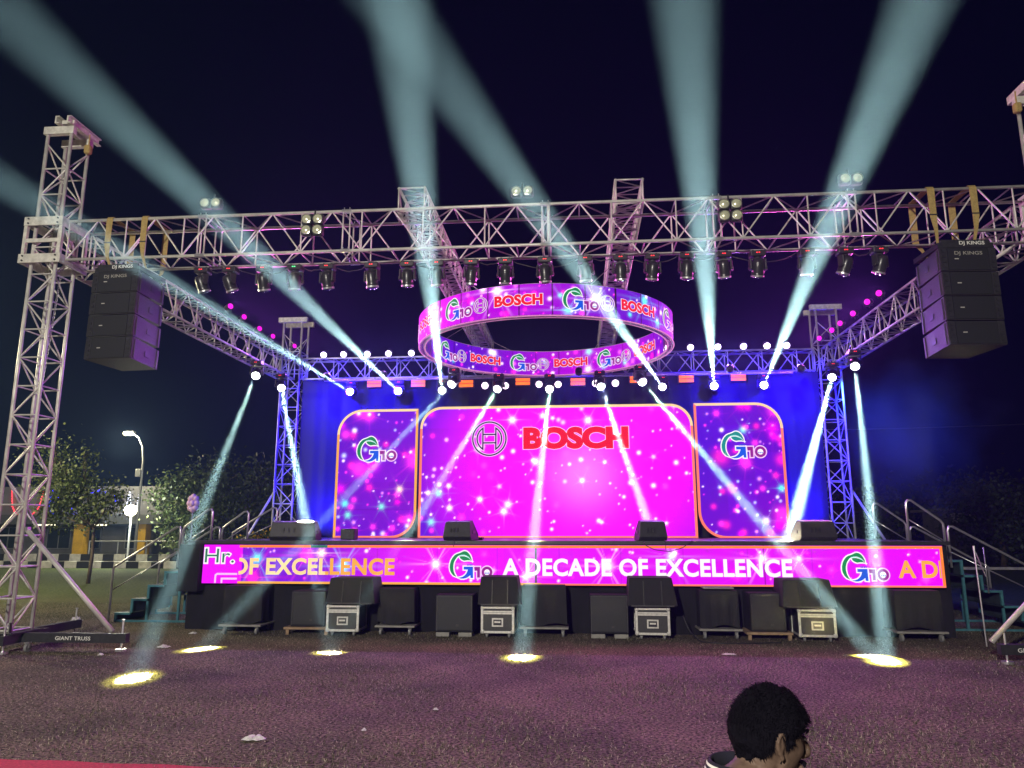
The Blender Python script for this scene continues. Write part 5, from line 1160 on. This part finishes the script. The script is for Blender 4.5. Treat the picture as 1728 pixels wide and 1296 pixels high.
for i in range(NI + 1):
    t = math.pi * i / NI
    for j in range(NJ):
        p = 2 * math.pi * j / NJ; d = Vector((math.sin(t) * math.cos(p), math.sin(t) * math.sin(p), math.cos(t))); vs.append(Hm @ (d * head_r(d)))
for i in range(NI):
    for j in range(NJ): fs.append((i * NJ + j, i * NJ + (j + 1) % NJ, (i + 1) * NJ + (j + 1) % NJ, (i + 1) * NJ + j))
bm_.add(vs, fs)
HP = lambda x, y, z: Hm @ Vector((x, y, z))
bm_.path([HP(0, .086, .022), HP(0, .100, .0), HP(0, .113, -.022), HP(0, .112, -.032), HP(0, .095, -.040)], [.008, .010, .0135, .013, .008], 10)
for s in (-1, 1): ball(bm_, (s * .013, .098, -.034), (.0085, .010, .007), Hm)
ball(bm_, (0, .092, -.062), (.021, .010, .0055), Hm); ball(bm_, (0, .090, -.073), (.019, .011, .007), Hm); ball(bm_, (0, .086, -.098), (.022, .014, .014), Hm)
for s in (-1, 1):   # ears: an outer rim with lobe
    e = [HP(s * .078, -.004, -.028), HP(s * .083, -.018, -.012), HP(s * .088, -.024, .008), HP(s * .088, -.018, .026), HP(s * .082, -.002, .030), HP(s * .078, .006, .018)]
    bm_.path(e, [.007, .0062, .006, .006, .0055, .004], 8); ball(bm_, (s * .077, -.008, .002), (.007, .012, .024), Hm); ball(bm_, (s * .079, -.004, -.030), (.006, .008, .009), Hm)
BA = FA - R_(22); Bm = Matrix.Translation((.430, 2.105, -.050)) @ Matrix.Rotation(BA - math.pi / 2, 4, 'Z'); BP = lambda x, y, z: Bm @ Vector((x, y, z))
bm_.path([HP(0, -.028, -.05), HP(0, -.035, -.09), BP(0, -.02, 1.02), BP(0, -.03, .95)], [.056, .056, .060, .075], 14)
def loft(mb, rings, n=20, Mx=Bm):
    vs = []; fs = []
    for z, yc, rx, ry in rings:
        for j in range(n): a = 2 * math.pi * j / n; vs.append(Mx @ Vector((rx * math.copysign(abs(math.cos(a)) ** .8, math.cos(a)), yc + ry * math.sin(a), z)))
    for i in range(len(rings) - 1):
        for j in range(n): fs.append((i * n + j, i * n + (j + 1) % n, (i + 1) * n + (j + 1) % n, (i + 1) * n + j))
    fs += [tuple(range(n)), tuple(range((len(rings) - 1) * n, len(rings) * n))]; mb.add(vs, fs)
TORSO = [(.42, -.02, .165, .12), (.55, -.02, .16, .115), (.70, -.01, .165, .115), (.85, -.01, .185, .115), (.95, -.02, .185, .095), (1.00, -.03, .13, .07), (1.03, -.03, .075, .06)]
loft(bm_, TORSO)
ARM = {}
for s in (-1, 1):
    sh, el, wr = BP(s * .185, -.02, .945), BP(s * .235, .03, .66), BP(s * .13, .27, .60); ARM[s] = (sh, el, wr)
    bm_.path([BP(s * .10, -.02, .95), sh, sh.lerp(el, .5), el, el.lerp(wr, .5), wr], [.06, .058, .048, .040, .036, .026], 12)
    hp, kn, an = BP(s * .095, .02, .47), BP(s * .14, .44, .50), BP(s * .13, .46, .09); bm_.path([hp, hp.lerp(kn, .5), kn, kn.lerp(an, .45), an], [.085, .078, .056, .052, .036], 12)
    bm_.path([an, BP(s * .13, .47, .05), BP(s * .14, .56, .035), BP(s * .145, .63, .025)], [.036, .042, .038, .026], 10)
    fw_ = (BP(s * .02, .36, .575) - wr).normalized(); sd = Vector((fw_.y, -fw_.x, 0)); pm = wr + fw_ * .05; ball(bm_, pm, (.042, .042, .017))
    for k, ln in enumerate((.066, .076, .071, .056)):
        b0 = pm + fw_ * .03 + sd * (-.030 + .020 * k); bm_.path([b0, b0 + fw_ * ln * .5 + Vector((0, 0, .004)), b0 + fw_ * ln * .8 + Vector((0, 0, -.008)), b0 + fw_ * ln + Vector((0, 0, -.022))], [.0088, .0085, .008, .0065], 8)
    b0 = pm - sd * .03 * s; bm_.path([b0, b0 - sd * .022 * s + fw_ * .02, b0 - sd * .03 * s + fw_ * .05], [.011, .010, .008], 8)
tmp = bm_.build('body_parts', M['skin']); md = tmp.modifiers.new('r', 'REMESH'); md.mode = 'VOXEL'; md.voxel_size = .0052; sm = tmp.modifiers.new('s', 'SMOOTH'); sm.factor = .5; sm.iterations = 3
dg = bpy.context.evaluated_depsgraph_get(); me = bpy.data.meshes.new_from_object(tmp.evaluated_get(dg)); me.name = 'body'; bpy.data.objects.remove(tmp)
me.transform(Matrix.Translation(-pr.location)); me.polygons.foreach_set('use_smooth', [True] * len(me.polygons)); bo = bpy.data.objects.new('body', me); C.objects.link(bo); bo.parent = pr
# hair: a thick uneven cap plus tufts along its surface
def hair_zone(d):   # hair above the forehead line, round the ears and down to the nape
    x, y, z = d; a = math.degrees(math.acos(max(-1, min(1, y / max(1e-6, math.hypot(x, y))))))
    lim = np.interp(a, [0, 35, 60, 72, 76, 84, 88, 103, 108, 128, 180], [.50, .46, .22, .12, -.16, -.18, .24, .24, -.25, -.50, -.66])
    return z > lim
m = MB(); idx = {}; vs = []; fs = []; NI, NJ = 60, 90
def hair_p(d, extra=0.):
    n_ = noise.noise(d * 4.2 + Vector((3, 1, 0))) * .010 + noise.noise(d * 11) * .006; th = .006 + .012 * max(0, d.z) + .010 * max(0, d.y) * max(0, d.z); return d * (head_r(d) + max(.004, th + n_) + extra)
for i in range(NI + 1):
    t = math.pi * i / NI
    for j in range(NJ):
        p = 2 * math.pi * j / NJ; d = Vector((math.sin(t) * math.cos(p), math.sin(t) * math.sin(p), math.cos(t)))
        vs.append(Hm @ (hair_p(d) if hair_zone(d) else d * (head_r(d) - .006)))
for i in range(NI):
    for j in range(NJ): fs.append((i * NJ + j, i * NJ + (j + 1) % NJ, (i + 1) * NJ + (j + 1) % NJ, (i + 1) * NJ + j))
m.add(vs, fs); rnd = random.Random(12); k = 0
while k < 7000:
    d = Vector((rnd.gauss(0, 1), rnd.gauss(0, 1), rnd.gauss(.3, 1))).normalized()
    if not hair_zone(d): continue
    k += 1; a = hair_p(d, -.004); tn = d.cross(Vector((rnd.gauss(0, 1), rnd.gauss(0, 1), rnd.gauss(-.4, 1)))).normalized(); ln = rnd.uniform(.010, .028) * (1.1 if d.z > .3 else .5); tip = a + tn * ln * .9 + d * ln * rnd.uniform(.1, .5) - Vector((0, 0, .006)); s_ = d.cross(tn) * rnd.uniform(.0007, .002); mid = a + tn * ln * .45 + d * ln * .3
    m.add([Hm @ (a - s_), Hm @ (a + s_), Hm @ (mid + s_ * .8), Hm @ tip, Hm @ (mid - s_ * .8)], [(0, 1, 2, 4), (4, 2, 3)])
m.build('hair', M['hair'], pr)
m = MB()
for sx in (-1, 1): m = MB(); ball(m, (sx * .030, .083, .012), (.011, .008, .007), Hm, 10, 8); m.build('eye', M['eye'], pr, True)

for sx in (-1, 1): MB().path([HP(sx * .018, .096, .028), HP(sx * .034, .093, .033), HP(sx * .050, .080, .028)], [.003, .0042, .002], 6).build('eyebrow', M['hair'], pr, True)
m = MB()
m.path([HP(-.024, .094, -.058), HP(-.010, .101, -.053), HP(.010, .101, -.053), HP(.024, .094, -.058)], [.003, .006, .006, .003], 8)
m.build('moustache', M['hair'], pr, True); m = MB()
for i in range(16): a = R_(200 + 140 * i / 15); ball(m, (.030 * math.cos(a), .084 + .006 * math.sin(a), -.078 + .022 * math.sin(a)), (.006, .006, .005), Hm, 6, 5)
m.build('beard', M['hair'], pr, True)
m = MB(); loft(m, [(z, yc, rx + .014, ry + .016) for z, yc, rx, ry in TORSO[:-1]] + [(1.035, -.03, .082, .075)])
for s in (-1, 1): sh, el, wr = ARM[s]; m.path([BP(s * .10, -.02, .955), sh + Vector((0, 0, .005)), sh.lerp(el, .5), sh.lerp(el, .75)], [.074, .072, .062, .060], 14)
m.build('shirt', M['shirt'], pr, True)
def collar(z0, z1, r0, r1, dr):
    m = MB(); n = 40; vs = []
    for j in range(n + 1):
        a = R_(110 + 320 * j / n); e = .02 * max(0, math.sin(a)); vs += [Bm @ Vector(((r0 + dr) * math.cos(a), -.03 + (r0 * .92 + dr) * math.sin(a), z0 - e)), Bm @ Vector(((r1 + dr) * math.cos(a), -.03 + (r1 * .92 + dr) * math.sin(a), z1 - e * 1.5))]
    m.add(vs, [(2 * j, 2 * j + 2, 2 * j + 3, 2 * j + 1) for j in range(n)]); return m
o = collar(1.02, 1.072, .098, .076, 0).build('collar', M['shirt'], pr, True); md = o.modifiers.new('s', 'SOLIDIFY'); md.thickness = .004
for z0 in (1.047, 1.060): k_ = (z0 - 1.02) / .052; k2_ = (z0 + .006 - 1.02) / .052; collar(z0, z0 + .006, .098 - .022 * k_, .098 - .022 * k2_, .0035).build('collar_stripe', M['stripe'], o, True)
m = MB()
loft(m, [(.40, -.02, .18, .14), (.50, -.02, .178, .135), (.56, -.02, .172, .13)])
for s in (-1, 1): hp, kn, an = BP(s * .095, .02, .47), BP(s * .14, .44, .50), BP(s * .13, .46, .09); m.path([hp, hp.lerp(kn, .5), kn, kn.lerp(an, .5), an], [.105, .095, .072, .07, .06], 14)
m.build('trousers', M['trousers'], pr, True); m = MB()
for s in (-1, 1): m.path([BP(s * .13, .43, .05), BP(s * .13, .50, .055), BP(s * .14, .58, .045), BP(s * .146, .655, .032)], [.045, .052, .048, .032], 12)
m.build('shoe', M['shoe'], pr, True)

# ---------------------------------------------------------------- flood light of the ground (behind the photographer) and haze
spot('floodlight', None, (-4.0, -9.0, 6.5), (-1.2, 10, 5.2), 12000, (1, .93, .80), 140, .25, 1.)
hz = MB(); hz.lohi((-152, -42, -1), (152, 132, 10)); h = hz.build('haze', bpy.data.materials.new('night_haze')); tag(h, 'thin smoke hanging in the night air', 'haze', kind='stuff')
m = h.data.materials[0]; m.use_nodes = True; nt = m.node_tree; nt.nodes.clear()
ou = nt.nodes.new('ShaderNodeOutputMaterial'); vo = nt.nodes.new('ShaderNodeVolumePrincipled'); vo.inputs['Density'].default_value = HAZE_D; vo.inputs['Anisotropy'].default_value = HAZE_G; vo.inputs['Color'].default_value = (.30, .52, 1, 1)
nt.links.new(vo.outputs[0], ou.inputs['Volume'])
